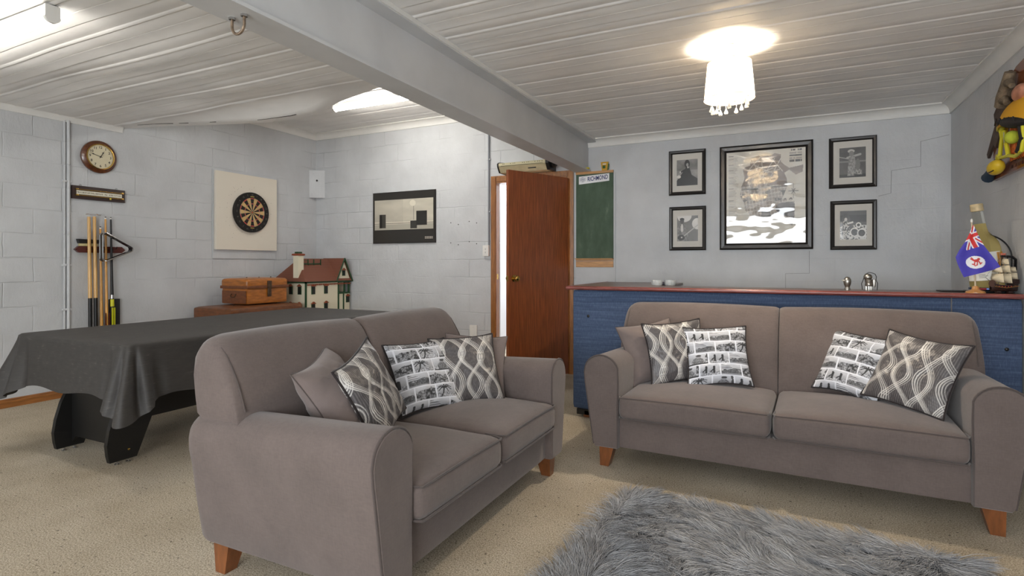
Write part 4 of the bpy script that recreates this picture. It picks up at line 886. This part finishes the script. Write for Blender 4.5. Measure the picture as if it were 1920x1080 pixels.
mp = thing('framed_map', 'large black-framed map poster behind shiny wavy plastic, centred above the bar', 'framed map', (-.155, YB-.001, 1.741))
W_, H_ = .757, .944
MB().box(-W_/2+.02, W_/2-.02, -.010, -.002, -H_/2+.02, H_/2-.02).build('backing', m_mat, mp, smooth=False)
k = NT('acrylic_poster'); a = k.node('ShaderNodeAttribute', attribute_name='paint'); k.link(a.outputs['Color'], k.b.inputs['Base Color']); k.b.inputs['Roughness'].default_value = .5
k.b.inputs['Coat Weight'].default_value = 1.; k.b.inputs['Coat Roughness'].default_value = .04; k.b.inputs['Coat IOR'].default_value = 1.75
bb_ = k.node('ShaderNodeBump'); bb_.inputs['Strength'].default_value = .5; bb_.inputs['Distance'].default_value = .034
k.link(k.noise(2.6, 2.0, k.scaled((1, 1, 1.7))), bb_.inputs['Height']); k.link(bb_.outputs[0], k.b.inputs['Coat Normal'])
paint_plane('poster', W_-.11, H_-.11, -.0125, 200, 250, map_art, k.m, mp)
frame(mp, W_, H_, .058, .028)
# wide poster on the left part of the back wall: plain abstract stand-in, no figure
def poster_art(u, v, a):
    g = .70+.12*fbm(u*4, v*5, 3)-.25*np.hypot(u-.35, v-.6)*(u < .5)*.5; g = np.where(v < .2, .68, g); g = np.where(np.abs(v-.245) < .012, .84, g); g = np.where(np.abs(v-.21) < .008, .25, g); g = np.where(np.abs(v-.19) < .006, .88, g)
    g = np.where((u > .085) & (u < .2) & (v > .06) & (v < .52), .24, g); g = np.where((u > .085) & (u < .13) & (v > .06) & (v < .52), .10, g)
    g = np.where((u > .62) & (u < .73) & (v > .03) & (v < .28), .20, g); g = np.where((u > .72) & (u < .90) & (v > .13) & (v < .60), .14, g); g = np.where(ell(u, v, .66, .86, .05, .10), .86, g); g = np.where((np.abs(u-.675) < .004) & (v > .3) & (v < .76), .3, g); return g
po = thing('framed_poster', 'wide black-bordered sepia poster on the block wall left of the brown door', 'framed poster', (-4.118, YB-.001, 1.702))
m_pblk = M('poster_black', (44, 42, 39), .3, coat=.3)
MB().box(-.462, .462, -.014, 0, -.312, .312).build('frame', m_frame, po, smooth=False); MB().box(-.452, .452, -.0155, -.0142, -.302, .302).build('border', m_pblk, po, smooth=False)
p = paint_plane('print', .865, .365, -.0163, 170, 90, lambda u, v, a: (lambda g: np.stack([g, g*.97, g*.89], -1))(poster_art(u, v, a)), m_photo, po); p.location = (0, 0, .035)
mb = MB()
for i in range(2):
    for q in range(9): mb.box(.315+.0125*q, .315+.0125*q+.010-.003*(q % 3 == 1), -.0166, -.016, -.262+.016*i, -.254+.016*i)
mb.build('small_print', m_cream, po, smooth=False)

# ------------------------------------------------------------------ things on the left wall (local x runs along the wall, y into it)
LW = PI/2
ck = thing('wall_clock', 'round wall clock with dark wood rim and brass bezel showing about quarter to one', 'clock', (XL, 2.868, 2.099), LW)
FY = Matrix.Rotation(PI/2, 3, 'X')          # lathe axis z -> -y, out of the wall
m_cw = Mwood('clock_wood', (92, 50, 26), 6, (6, 6, 6), .22, .25, .5)
MB().lathe([(.142, 0), (.146, .012), (.144, .026), (.130, .038), (.112, .044), (.108, .04), (0, .03)], 56, (0, 0, 0), FY).build('case', m_cw, ck)
MB().lathe([(.115, .040), (.114, .047), (.106, .049), (.104, .042)], 56, (0, 0, 0), FY, False).build('bezel', m_brass, ck)
MB().lathe([(.105, .038), (.105, .0405), (0, .0405)], 48, (0, 0, 0), FY).build('dial', M('dial_cream', (216, 206, 176), .6), ck)
num = MB()
for i in range(1, 13):
    a = PI/2-i*PI/6; t_ = text_mesh(str(i), .030, T(.083*math.cos(a), -.041, .083*math.sin(a)) @ UP, .0006); num.add(t_.v, t_.f)
for i in range(60): a = i*PI/30; num.cone((.097*math.cos(a), -.041, .097*math.sin(a)), (.100*math.cos(a), -.041, .100*math.sin(a)), .0006, n=4)
m_ink = M('ink_black', (34, 30, 28), .5); num.build('numerals', m_ink, ck, smooth=False)
def hand(name, ang, L, wd, bulb):
    d = (math.sin(ang), math.cos(ang)); nrm = (d[1], -d[0]); q = lambda l, s: (d[0]*l+nrm[0]*s, d[1]*l+nrm[1]*s)
    MB().prism([q(-.015, wd), q(L*.55, wd), q(L*.66, bulb), q(L*.78, wd*.9), q(L, .0002), q(L*.78, -wd*.9), q(L*.66, -bulb), q(L*.55, -wd), q(-.015, -wd)], 'y', -.0445, -.0435).build(name, m_ink, ck, smooth=False)
hand('hour_hand', R(29), .062, .0022, .007); hand('minute_hand', R(-74), .094, .0018, .005); MB().cone((0, -.041, 0), (0, -.047, 0), .005, n=12).build('hub', m_ink, ck)
sc = thing('score_board', 'dark wooden scoring rail with white number strip under the clock', 'scoreboard', (XL, 2.87, 1.765), LW)
MB().rbox((0, -.012, 0), (.43, .024, .116), .003, 4).build('board', Mwood('score_wood', (48, 30, 28), 6, (1.2, 12, 12), .2, .4, .2), sc)
def ticks(u, v, a):
    g = np.full(u.shape, .86); k_ = np.floor(u*30); f = np.mod(u*30, 1); m = (np.abs(v-.5) < .2) & (f > .25) & (f < .75) & (vnoise(u*150, v*9, 5) > .35) & ~((u > .66) & (u < .71)); g[m] = .2; return np.stack([g, g*.98, g*.9], -1)
paint_plane('number_strip', .37, .034, -.027, 260, 14, ticks, Mvcol('strip_paint', .5), sc)
for z in (.026, -.026): MB().cone((-.19, -.031, z), (.195, -.031, z), .0035, n=10).build('brass_rail', m_brass, sc)
for x in (-.182, .187):
    for z in (.026, -.026): MB().rbox((x, -.029, z), (.022, .014, .014), .002, 3).build('rail_clip', m_brass, sc)
MB().rbox((.085, -.033, -.034), (.014, .008, .018), .003, 4).build('marker', M('marker_yellow', (206, 190, 60), .4), sc)
for x in (-.145, .148): MB().tube([(x+.008*math.cos(a), -.006, .064+.008*math.sin(a)) for a in np.linspace(-1.2, 4.3, 12)], .0016, 5).build('hanger', m_chrome, sc)

dk = thing('backing_panel', 'grey painted square board on the wall, its lower edge showing under the white dart panel', 'board', (XL, 4.40, 0), LW)
MB().box(-.42, .40, -.0145, -.0025, 1.20, 2.17).build('panel', m_wall_y, dk, smooth=False)
dp = thing('dart_panel', 'cream pin-pricked panel on the left wall that holds the dartboard', 'panel', (XL+.015, 4.393, 1.725), LW)
MB().rbox((0, -.016, 0), (.80, .032, .855), .002, 4).build('panel', m_cream, dp)
mb = MB()
for i in range(60): 
    a = rng.uniform(0, 2*PI); r = rng.normal(.27, .05); 
    if abs(r*math.cos(a)) < .38 and abs(r*math.sin(a)) < .40 and r > .23: mb.cone((r*math.cos(a), -.0322, r*math.sin(a)), (r*math.cos(a), -.0326, r*math.sin(a)), .0025, n=6)
mb.build('dart_holes', M('prick_brown', (130, 112, 92), .9), dp, smooth=False)
db = thing('dartboard', 'round black and tan dartboard with red rings on the cream panel', 'dartboard', (XL+.0475, 4.415, 1.728), LW)
MB().lathe([(.224, 0), (.228, .006), (.228, .034), (.224, .04), (0, .04)], 64, (0, 0, 0), FY).build('rim', M('dart_black', (28, 26, 25), .6), db)
NA, NR = 240, 84; rr = np.linspace(0.001, .2265, NR+1); aa = np.linspace(0, 2*PI, NA, endpoint=False); A_, R_ = np.meshgrid(aa, rr)
mb = MB(); mb.v = [(float(r*math.sin(a)), -.0408, float(r*math.cos(a))) for r, a in zip(R_.ravel(), A_.ravel())]; mb.f = [(j*NA+i, j*NA+(i+1) % NA, (j+1)*NA+(i+1) % NA, (j+1)*NA+i) for j in range(NR) for i in range(NA)]
sct = np.mod(np.floor(A_/(2*PI)*20+.5), 2) == 0; c = np.where(sct[..., None], np.array((36, 32, 28)), np.array((206, 172, 116)))/255.*np.ones(R_.shape+(3,))
redc, dim = np.array((206, 70, 66))/255., np.array((120, 110, 84))/255.
for r0, r1 in ((.152, .162), (.094, .103)): m = (R_ > r0) & (R_ < r1); c[m & sct] = redc; c[m & ~sct] = np.array((196, 164, 108))/255.
c[R_ > .163] = np.array((32, 30, 28))/255.; c[R_ < .016] = np.array((110, 104, 60))/255.; c[R_ < .007] = redc
mb.build('face', Mvcol('sisal', .9), db, smooth=False, recalc=False, paint=c.reshape(-1, 3))
mb = MB()
for i in range(20): a = (i+.5)*2*PI/20; mb.cone((.016*math.sin(a), -.0418, .016*math.cos(a)), (.165*math.sin(a), -.0418, .165*math.cos(a)), .0007, n=4)
for r in (.016, .094, .103, .152, .163): mb.tube([(r*math.sin(a), -.0418, r*math.cos(a)) for a in np.linspace(0, 2*PI, 65)[:-1]], .0007, 4, closed=True)
mb.build('spider_wire', M('wire_grey', (150, 146, 138), .4, .8), db)
mb = MB()
for i, n_ in enumerate((20, 1, 18, 4, 13, 6, 10, 15, 2, 17, 3, 19, 7, 16, 8, 11, 14, 9, 12, 5)):
    a = i*2*PI/20; t_ = text_mesh(str(n_), .028, T(.198*math.sin(a), -.0415, .198*math.cos(a)) @ Matrix.Rotation(a, 4, 'Y') @ UP, 0); mb.add(t_.v, t_.f)
mb.build('wire_numbers', M('number_grey', (104, 100, 94), .5), db, smooth=False)
mb = MB()
for z in (.178, -.178):
    for q in range(5): mb.box(-.024+.01*q, -.024+.01*q+.008, -.0418, -.041, z-.005, z+.005)
mb.build('rim_print', M('rim_yellow', (190, 160, 80), .6), db, smooth=False)

rk = thing('cue_rack', 'red-brown pointed wall rack rail that holds the cues upright', 'cue rack', (XL, 2.878, 1.268), LW)
m_rack = Mwood('rack_wood', (84, 36, 30), 6, (1.5, 12, 12), .2, .35, .3)
MB().prism([(-.205, 0), (-.175, .028), (.175, .028), (.205, 0), (.175, -.028), (-.175, -.028)], 'y', -.03, 0).build('rail', m_rack, rk)
CUES = [-.104, -.060, -.012, .030, .074]
for x in CUES: MB().tube([(x-.016, -.03, 0), (x-.016, -.05, .002), (x+.016, -.05, .002), (x+.016, -.03, 0)], .0025, 6).build('clip', m_black, rk)
MB().tube([(.115, -.03, .01), (.115, -.055, .01), (.115, -.06, .03)], .004, 6).build('peg', m_chrome, rk)
br = thing('table_brush', 'black and cream table brush lying on top of the cue rack', 'brush', (XL+.022, 2.778, 1.2965), LW)
MB().rbox((0, 0, .012), (.14, .036, .024), .004, 4).build('bristles', M('bristle_cream', (196, 186, 140), .9), br); MB().prism([(-.075, .024), (-.085, .062), (.085, .058), (.075, .024)], 'y', -.02, .02).build('handle', m_black, br)
m_ash = Mwood('cue_ash', (214, 170, 104), 6, (30, 30, 1.5), .12, .35, .3); m_cuegold = Mwood('cue_gold', (206, 150, 70), 6, (30, 30, 1.5), .14, .3, .3)
def cue(label, x, ztop, kind):
    t = thing('pool_cue', label, 'cue', (XL+.062, 2.878+x, 0), LW, 'cues standing in the wall rack')
    zb = .062; rt, rb = .0075, .0155
    if kind in ('plain', 'fat'):
        rt, rb = .012, .0155; zs = .84
        MB().cone((0, .0, zs), (0, .02, ztop), rb, rt, 14).build('shaft', m_ash, t); MB().cone((0, -.012, zb-.06), (0, .0, zs), rb*1.02, rb*1.02, 14).build('grip', m_black, t)
        return t
    if kind == 'gold': MB().cone((0, -.012, .002), (0, .02, ztop-.02), rb, rt, 14).build('shaft', m_cuegold, t)
    if kind == 'spliced':
        MB().cone((0, -.012, .002), (0, .02, ztop-.02), rb, rt, 14).build('shaft', m_cuegold, t)
        m_splice = M('splice_red', (92, 40, 26), .3)
        for sx in (-1, 1): MB().prism([(sx*.004, .0), (sx*.0166, .0), (sx*.0155, .70)], 'y', -.0205, -.004).build('splice', m_splice, t, smooth=False)
    if kind == 'black':
        MB().cone((0, 0, .86), (0, .02, ztop-.02), .0125, .007, 14).build('shaft', m_black, t); MB().cone((0, -.001, .825), (0, 0, .86), .0135, .0135, 14).build('joint', m_chrome, t)
        MB().cone((0, -.012, .002), (0, -.001, .825), .0165, .014, 14).build('butt', m_black, t)
        m_yel = M('cue_yellow', (206, 204, 40), .4)
        MB().cone((0, -.0035, .755), (0, -.0012, .82), .0155, .0148, 14).build('band', m_yel, t)
        for sx in (-1, 1): MB().prism([(sx*.005, .1), (sx*.012, .1), (sx*.011, .745), (sx*.005, .745)], 'y', -.0295, -.012).build('stripe', m_yel, t, smooth=False)
    MB().cone((0, .02, ztop-.02), (0, .0205, ztop-.008), rt, rt, 12).build('ferrule', m_white, t); MB().cone((0, .0205, ztop-.008), (0, .021, ztop), rt*.95, rt*.8, 12).build('tip', m_dkmetal, t)
    return t
cue('leftmost pool cue in the wall rack, pale shaft with black grip', CUES[0], 1.555, 'plain'); cue('second pool cue from the left in the wall rack, pale shaft with black grip', CUES[1], 1.56, 'fat')
cue('shortest pool cue in the wall rack, golden wood throughout', CUES[2], 1.475, 'gold'); cue('golden pool cue with dark red spliced butt, just left of the black cue', CUES[3], 1.565, 'spliced'); cue('black pool cue with yellow butt at the right of the wall rack', CUES[4], 1.565, 'black')
tw = thing('paper_wisp', 'wisp of crumpled white plastic wrap on the tips of the two left cues', 'plastic wrap', (XL+.05, 2.80, 1.565), LW)
MB().grid(16, 4, lambda u, v: (-.05+.12*u, .01*math.sin(u*9)+.02*(v-.5), .004+.016*abs(math.sin(u*11+v*3))*(1-.3*v))).build('wrap', M('wrap_film', (232, 232, 232), .25, trans=.5), tw)
tg = thing('ball_triangle', 'silver and black metal triangle ball rack hanging from the cue rack', 'triangle rack', (XL+.085, 2.878, 1.268), LW)
TP = [(-.040, .165), (.245, .005), (-.038, -.115)]
def rtri(r, off=0):
    out = []; cxx, czz = sum(p[0] for p in TP)/3, sum(p[1] for p in TP)/3
    for i in range(3):
        p0, p1, p2 = (np.array(TP[(i+d) % 3]) for d in (-1, 0, 1)); d0 = (p0-p1)/np.linalg.norm(p0-p1); d2 = (p2-p1)/np.linalg.norm(p2-p1); half = math.acos(np.dot(d0, d2))/2
        L = r/math.tan(half); bis = (d0+d2)/np.linalg.norm(d0+d2); c_ = p1+bis*(r/math.sin(half)); a0 = p1+d0*L-c_; a1 = p1+d2*L-c_; t0 = math.atan2(a0[1], a0[0]); t1 = math.atan2(a1[1], a1[0])
        while t1-t0 > PI: t1 -= 2*PI
        while t1-t0 < -PI: t1 += 2*PI
        out += [(c_[0]+r*math.cos(t), c_[1]+r*math.sin(t)) for t in np.linspace(t0, t1, 9)]
    return out
tp = rtri(.025)
n = len(tp); V = []
cxx, czz = sum(p[0] for p in TP)/3, sum(p[1] for p in TP)/3
for y, f in ((.0, 1.0), (-.045, 1.0), (-.045, .93), (.0, .93)): V += [(cxx+(x-cxx)*f, y, czz+(z-czz)*f) for x, z in tp]
MB().add(V, [(r_*n+i, r_*n+(i+1) % n, ((r_+1) % 4)*n+(i+1) % n, ((r_+1) % 4)*n+i) for r_ in range(4) for i in range(n)]).build('band', M('triangle_black', (58, 58, 60), .25, .7), tg, ang=50)
for y in (-.047, .0): MB().tube([(x, y, z) for x, z in tp], .0055, 8, closed=True).build('rim', m_chrome, tg)
cs = thing('black_case', 'plain black upright case leaning on the wall right of the cues', 'case', (XL+.05, 3.028, 0), LW)
MB().rbox((-.035, .029, .41), (.085, .03, .82), .004, 4).build('case', M('case_black', (36, 36, 38), .55), cs); MB().ball((-.066, .013, .68), (.010, .004, .018), 12, 8).build('latch', m_chrome, cs)

# ------------------------------------------------------------------ trunks and dolls' house in the far corner
m_tin = Mwood('trunk_tan', (164, 98, 34), 5, (2, 2, 9), .22, .38, .2); m_tin2 = Mwood('trunk_brown', (112, 66, 34), 5, (3, 3, 9), .2, .45, .1); m_rust = M('rusty_lock', (88, 70, 54), .5, .6, var=(50, .2))
def trunk(name, label, x0, x1, y0, y1, z0, z1, band, m, mend):
    t = thing(name, label, 'trunk', ((x0+x1)/2, (y0+y1)/2, z0)); hx, hy, H_ = (x1-x0)/2, (y1-y0)/2, z1-z0
    MB().rbox((0, 0, band/2), (2*hx, 2*hy, band), .012, 6).build('body', m, t)
    MB().rbox((0, 0, (band+H_)/2), (2*hx+.02, 2*hy+.02, H_-band), .03, 8, crown=.012).build('lid', m, t)
    MB().rbox((0, 0, band+.012), (2*hx+.028, 2*hy+.028, .035), .006, 4).build('lid_rim', mend, t)
    MB().rbox((0, -hy-.004, band*.45), (2*hx-.02, .006, band*.8), .002, 3).build('end_plate', mend, t)
    MB().tube([(-.035, -hy-.008, band*.66), (-.035, -hy-.02, band*.52), (-.025, -hy-.022, band*.45), (.025, -hy-.022, band*.45), (.035, -hy-.02, band*.52), (.035, -hy-.008, band*.66)], .004, 6).build('handle', m_rust, t)
    MB().rbox((hx+.013, .01, band+.035), (.012, .055, .085), .003, 4).rbox((hx+.013, .01, band-.05), (.016, .045, .085), .006, 4).build('lock', m_rust, t)
    for yy in (-hy*.6, 0, hy*.6): MB().ball((hx*.3, yy, H_+.012), (.008, .008, .005), 8, 5).build('rivet', m_rust, t)
    return t
trunk('trunk', 'large brown metal trunk under the tan one, mostly hidden by the covered table', -5.46, -4.90, 3.72, 4.62, 0, .700, .56, m_tin2, m_tin2)
trunk('trunk', 'tan painted tin trunk with rusty lock on top of the brown trunk', -5.39, -5.00, 3.985, 4.50, .7185, .984, .165, m_tin, Mwood('trunk_end', (112, 62, 26), 5, (3, 3, 9), .2, .4, .15))
m_hcream = M('house_cream', (226, 220, 196), .6); m_hgreen = M('house_green', (38, 72, 44), .5); m_hbrown = M('house_redbrown', (140, 72, 46), .6); m_hdark = M('house_dark', (26, 28, 26), .4)
kr = NT('shingle_roof'); kr.b.inputs['Roughness'].default_value = .7; sp = kr.node('ShaderNodeSeparateXYZ'); kr.link(kr.co(), sp.inputs[0])
wz = kr.math('FRACT', kr.math('MULTIPLY', sp.outputs[2], 62.), 0); kr.link(kr.ramp(wz, [(.0, (70, 40, 30)), (.22, (118, 70, 52)), (1., (130, 80, 60))]), kr.b.inputs['Base Color']); kr.bump(wz, .4, .004); m_roof = kr.m
HXf, HXb, HY0, HY1 = -4.935, -5.44, 4.71, 5.425
dh = thing('dolls_house', 'cream and green dolls house with brown shingle roof and chimney in the far corner', 'dolls house', ((HXf+HXb)/2, (HY0+HY1)/2, 0), 0)
hx, hy = (HXf-HXb)/2, (HY1-HY0)/2; ze, zr = .935, 1.205
MB().box(-hx, hx, -hy, hy*.45, .0, ze).box(-hx, hx-.10, hy*.45, hy, 0, ze).box(hx-.10, hx, hy*.45, hy, 0, .775).build('walls', m_hcream, dh, smooth=False)
MB().add([(hx+.03, -hy-.03, ze), (hx+.03, hy+.01, ze), (-hx-.02, hy+.01, ze), (-hx-.02, -hy-.03, ze), (0.0, -hy+.13, zr), (0.0, hy+.01, zr)], [(0, 1, 5, 4), (0, 4, 3), (2, 3, 4, 5), (1, 2, 5), (0, 3, 2, 1)]).build('roof', m_roof, dh, smooth=False)
gy0, gy1 = hy*.45-.03, hy+.012; gm = (gy0+gy1)/2
MB().add([(hx+.002, gy0, ze+.002), (hx+.002, gy1, ze+.002), (hx+.002, gm, 1.195), (-.05, gy0, ze+.002), (-.05, gy1, ze+.002), (-.05, gm, 1.195)], [(0, 1, 2), (3, 5, 4), (0, 3, 4, 1)]).build('gable', m_hcream, dh, smooth=False)
MB().add([(hx+.02, gy0-.02, ze-.012), (hx+.02, gm, 1.212), (-.08, gm, 1.212), (-.08, gy0-.02, ze-.012), (hx+.02, gy1+.02, ze-.012), (-.08, gy1+.02, ze-.012)], [(0, 1, 2, 3), (1, 4, 5, 2)]).build('gable_roof', m_roof, dh, smooth=False)
mb = MB(); mb.cone((hx+.022, gy0-.02, ze-.012), (hx+.022, gm, 1.212), .009, n=6).cone((hx+.022, gm, 1.212), (hx+.022, gy1+.02, ze-.012), .009, n=6)
mb.box(hx, hx+.02, -hy-.02, hy+.01, ze-.018, ze).box(-hx, hx+.02, -hy-.02, -hy, ze-.018, ze)
for y in (-hy, hy*.45): mb.box(hx-.006, hx+.008, y-.010, y+.010, 0, ze)
for y in (hy*.45+.11, hy-.012): mb.box(hx-.012, hx+.006, y-.008, y+.008, .79, ze-.02)
for y in (gm, ): mb.box(hx-.012, hx+.006, y-.010, y+.010, .0, .79)
mb.box(hx-.14, hx+.012, hy*.45-.01, hy, .772, .79); mb.build('green_trim', m_hgreen, dh, smooth=False)
mb = MB()
for q in range(12): y = -hy+.02+q*(2*hy/12); mb.box(hx+.004, hx+.012, y, y+.045, ze-.045, ze-.03)
mb.build('frieze', m_hbrown, dh, smooth=False)
def win(face, p, z, hgt=.085, wd=.042):
    if face == 'x': f = lambda a, b, c_, d_, e, g: (hx+e, hx+g, p+a, p+b, z+c_, z+d_)
    else: f = lambda a, b, c_, d_, e, g: (p+a, p+b, -hy-g, -hy-e, z+c_, z+d_)
    wn = MB().box(*f(-wd/2-.006, wd/2+.006, -hgt/2-.006, hgt/2, .0, .008)).build('window', m_hgreen, dh, smooth=False)
    MB().box(*f(-wd/2+.002, wd/2-.002, -hgt/2, hgt/2-.002, .0082, .0095)).build('pane', m_hdark, wn, smooth=False)
    rf = f(-wd/2-.014, wd/2+.014, hgt/2, hgt/2+.022, 0, .02)
    pl = [(-wd/2-.014, hgt/2+.002), (wd/2+.014, hgt/2+.002), (wd/2-.004, hgt/2+.016), (0, hgt/2+.028), (-wd/2+.004, hgt/2+.016)]
    mb = MB(); mb.prism([(p+a, z+b) for a, b in pl], 'x' if face == 'x' else 'y', hx if face == 'x' else -hy-.02, hx+.02 if face == 'x' else -hy); mb.build('hood', m_hbrown, wn, smooth=False)
for z in (.835, .63, .42, .21):
    for y in (-hy+.11, -hy+.31): win('x', y, z)
    for x in (.02, .16): win('y', x, z)
for z in (.70, .5): win('x', hy*.45+.16, z, .07)
win('x', gm, 1.03, .06, .04)
MB().box(hx-.102, hx-.098, hy*.45+.04, hy*.45+.08, .80, .92).build('balcony_door', m_hdark, dh, smooth=False)
ch = MB().box(.06, .14, -hy-.005, .075-hy, ze, 1.24).build('chimney', m_hcream, dh, smooth=False)
MB().rbox((.10, -hy+.035, 1.248), (.11, .11, .026), .01, 4).build('chimney_cap', m_hbrown, ch); MB().rbox((.10, -hy+.035, 1.272), (.06, .06, .022), .004, 3).build('chimney_pot', m_hgreen, ch)
mb = MB()
for y in (-hy+.2, -hy+.29, -hy+.4): mb.box(.075, .085, y-.005, y+.005, 1.12, 1.195)
mb.box(.075, .083, -hy+.1, -hy+.4, 1.135, 1.148).box(.075, .08, -hy+.1, -hy+.2, 1.18, 1.186); mb.build('roof_rail', m_hgreen, dh, smooth=False)

# ------------------------------------------------------------------ sports plaque on the right wall (local x runs towards the camera)
pq = thing('sports_plaque', 'wooden wall plaque with yellow cap, tennis ball, mini football and small yellow racket', 'plaque', (XR, 3.98, 1.94), -PI/2)
m_plq = Mwood('plaque_wood', (124, 66, 32), 5, (4, 4, 2), .25, .25, .5); m_bark = M('driftwood', (112, 98, 80), .9, bump=(30, .8, .02), var=(14, .2)); m_bark2 = M('dark_bark', (74, 60, 52), .8, bump=(40, .5, .01), var=(10, .15))
MB().prism([(-.44, -.285), (-.41, -.10), (-.30, .12), (-.15, .26), (-.04, .30), (.10, .31), (.24, .26), (.40, .10), (.52, -.10), (.56, -.285), (.06, -.275)], 'y', -.022, 0).build('board', m_plq, pq, smooth=False)
MB().prism([(-.10, .30), (-.20, .262), (-.235, .187), (-.356, .109), (-.335, .04), (-.485, -.112), (-.468, -.14), (-.36, -.07), (-.33, -.10), (-.25, -.03), (-.22, -.06), (-.07, .115), (.0, .25)], 'y', -.036, -.022).build('bark_strip', m_bark2, pq, smooth=False)
mb = MB(); mb.tube([(-.115, -.055, .105), (-.085, -.062, .15), (-.035, -.062, .20), (.0, -.058, .262)], .042, 12, r2=.026); mb.tube([(-.03, -.062, .215), (.04, -.07, .19), (.085, -.075, .165)], .026, 10, r2=.015); mb.tube([(-.10, -.062, .125), (-.02, -.075, .12), (.01, -.075, .09)], .026, 10, r2=.016); mb.build('driftwood_carving', m_bark, pq)
MB().ball((.16, -.06, .105), (.075, .035, .045), 16, 10).build('pink_stone', M('pink_stone', (176, 122, 98), .6, var=(30, .12)), pq)
m_cap = M('cap_yellow', (212, 158, 34), .8, bump=(200, .1, .002))
MB().grid(24, 10, lambda u, v: (.10+.235*math.cos(PI*(1-u)), -.03-.085*math.sin(PI*u)**.7*math.sin(PI/2*v), -.03-.05*(2*u-1)**2*.6-.03*u+.125*math.cos(PI/2*v)*math.sin(PI*u)**.5+.02*(1-v))).build('cap_crown', m_cap, pq)
MB().ball((.15, -.075, -.045), (.16, .06, .034), 24, 12, Matrix.Rotation(R(12), 3, 'Y')).build('cap_brim', M('cap_black', (28, 26, 26), .8), pq)
for q in range(5):
    x = -.05+.065*q; MB().tube([(x, -.112-.004*q*(q < 3), -.018-.012*q), (x+.028, -.114, .012-.012*q), (x+.05, -.114, -.018-.012*q)], .004, 5).build('cap_stitch', m_black, pq)
MB().ball((.127, -.085, -.122), .035, 24, 16).build('tennis_ball', M('tennis_felt', (186, 196, 60), 1, bump=(300, .3, .003)), pq)
MB().tube([(.10+.02*math.sin(q*2), -.113-.006*math.sin(q*2), -.145+.055*q) for q in np.linspace(0, 1, 10)], .0022, 6).build('ball_seam', M('seam_grey', (150, 150, 120), .8), pq)
m_ry = M('racket_yellow', (212, 204, 48), .45); m_rb = M('racket_black', (34, 32, 32), .5)
mb = MB(); mb.tube([(-.165, -.07, -.195), (-.14, -.075, -.175), (-.06, -.078, -.20), (.05, -.08, -.207), (.15, -.08, -.228), (.24, -.08, -.215), (.27, -.08, -.15), (.25, -.08, -.05)], .010, 8); mb.tube([(-.10, -.078, -.20), (-.05, -.08, -.09), (-.075, -.08, -.03)], .010, 8); mb.tube([(.048, -.08, -.205), (.015, -.08, -.13), (-.02, -.08, -.06)], .011, 8); mb.build('racket_frame', m_ry, pq)
MB().tube([(.205, -.086, -.215), (.265, -.086, -.155), (.225, -.086, -.05)], .013, 8).build('racket_wrap', m_rb, pq)
MB().rbox((-.08, -.078, -.03), (.05, .03, .035), .01, 4).build('racket_collar', m_ry, pq)
mb = MB(); mb.grid(24, 1, lambda u, v: (-.03+.22*u, -.043, -.225+.18*v))
for i in range(46): x = -.02+.20*i/45; z0 = -.222+.012*math.sin(i); mb.cone((x, -.046-.006*(i % 3), z0), (x+.012*math.sin(i*2.3), -.048-.006*(i % 2), -.04), .0026, n=4)
mb.build('orange_fringe', M('fringe_orange', (186, 96, 30), .6, var=(60, .25)), pq)
MB().tube([(-.41, -.05, -.268), (-.40, -.05, -.264), (-.36, -.052, -.25), (-.28, -.055, -.225), (-.19, -.06, -.195)], .034, 12, r2=.018).build('blue_handle', M('handle_navy', (40, 56, 74), .7), pq)
MB().ball((-.115, -.09, -.246), (.064, .040, .040), 24, 16, Matrix.Rotation(R(-14), 3, 'Y')).build('mini_football', M('ball_yellow', (212, 178, 44), .45), pq)
MB().tube([(-.10+.04*q, -.126+.02*q*q, -.276+.012*q*q) for q in np.linspace(-.8, .8, 8)], .0035, 5).build('football_lace', m_rb, pq)
mb = MB()
for i in range(6):
    x = -.11+.05*i; z = -.222+.0*i; mb.box(x, x+.03, -.0235, -.0215, z-.002, z+.018); mb.box(x+.005, x+.032, -.0235, -.0215, z-.036, z-.018)
mb.build('carved_marks', M('carving_dark', (74, 40, 22), .8), pq, smooth=False)
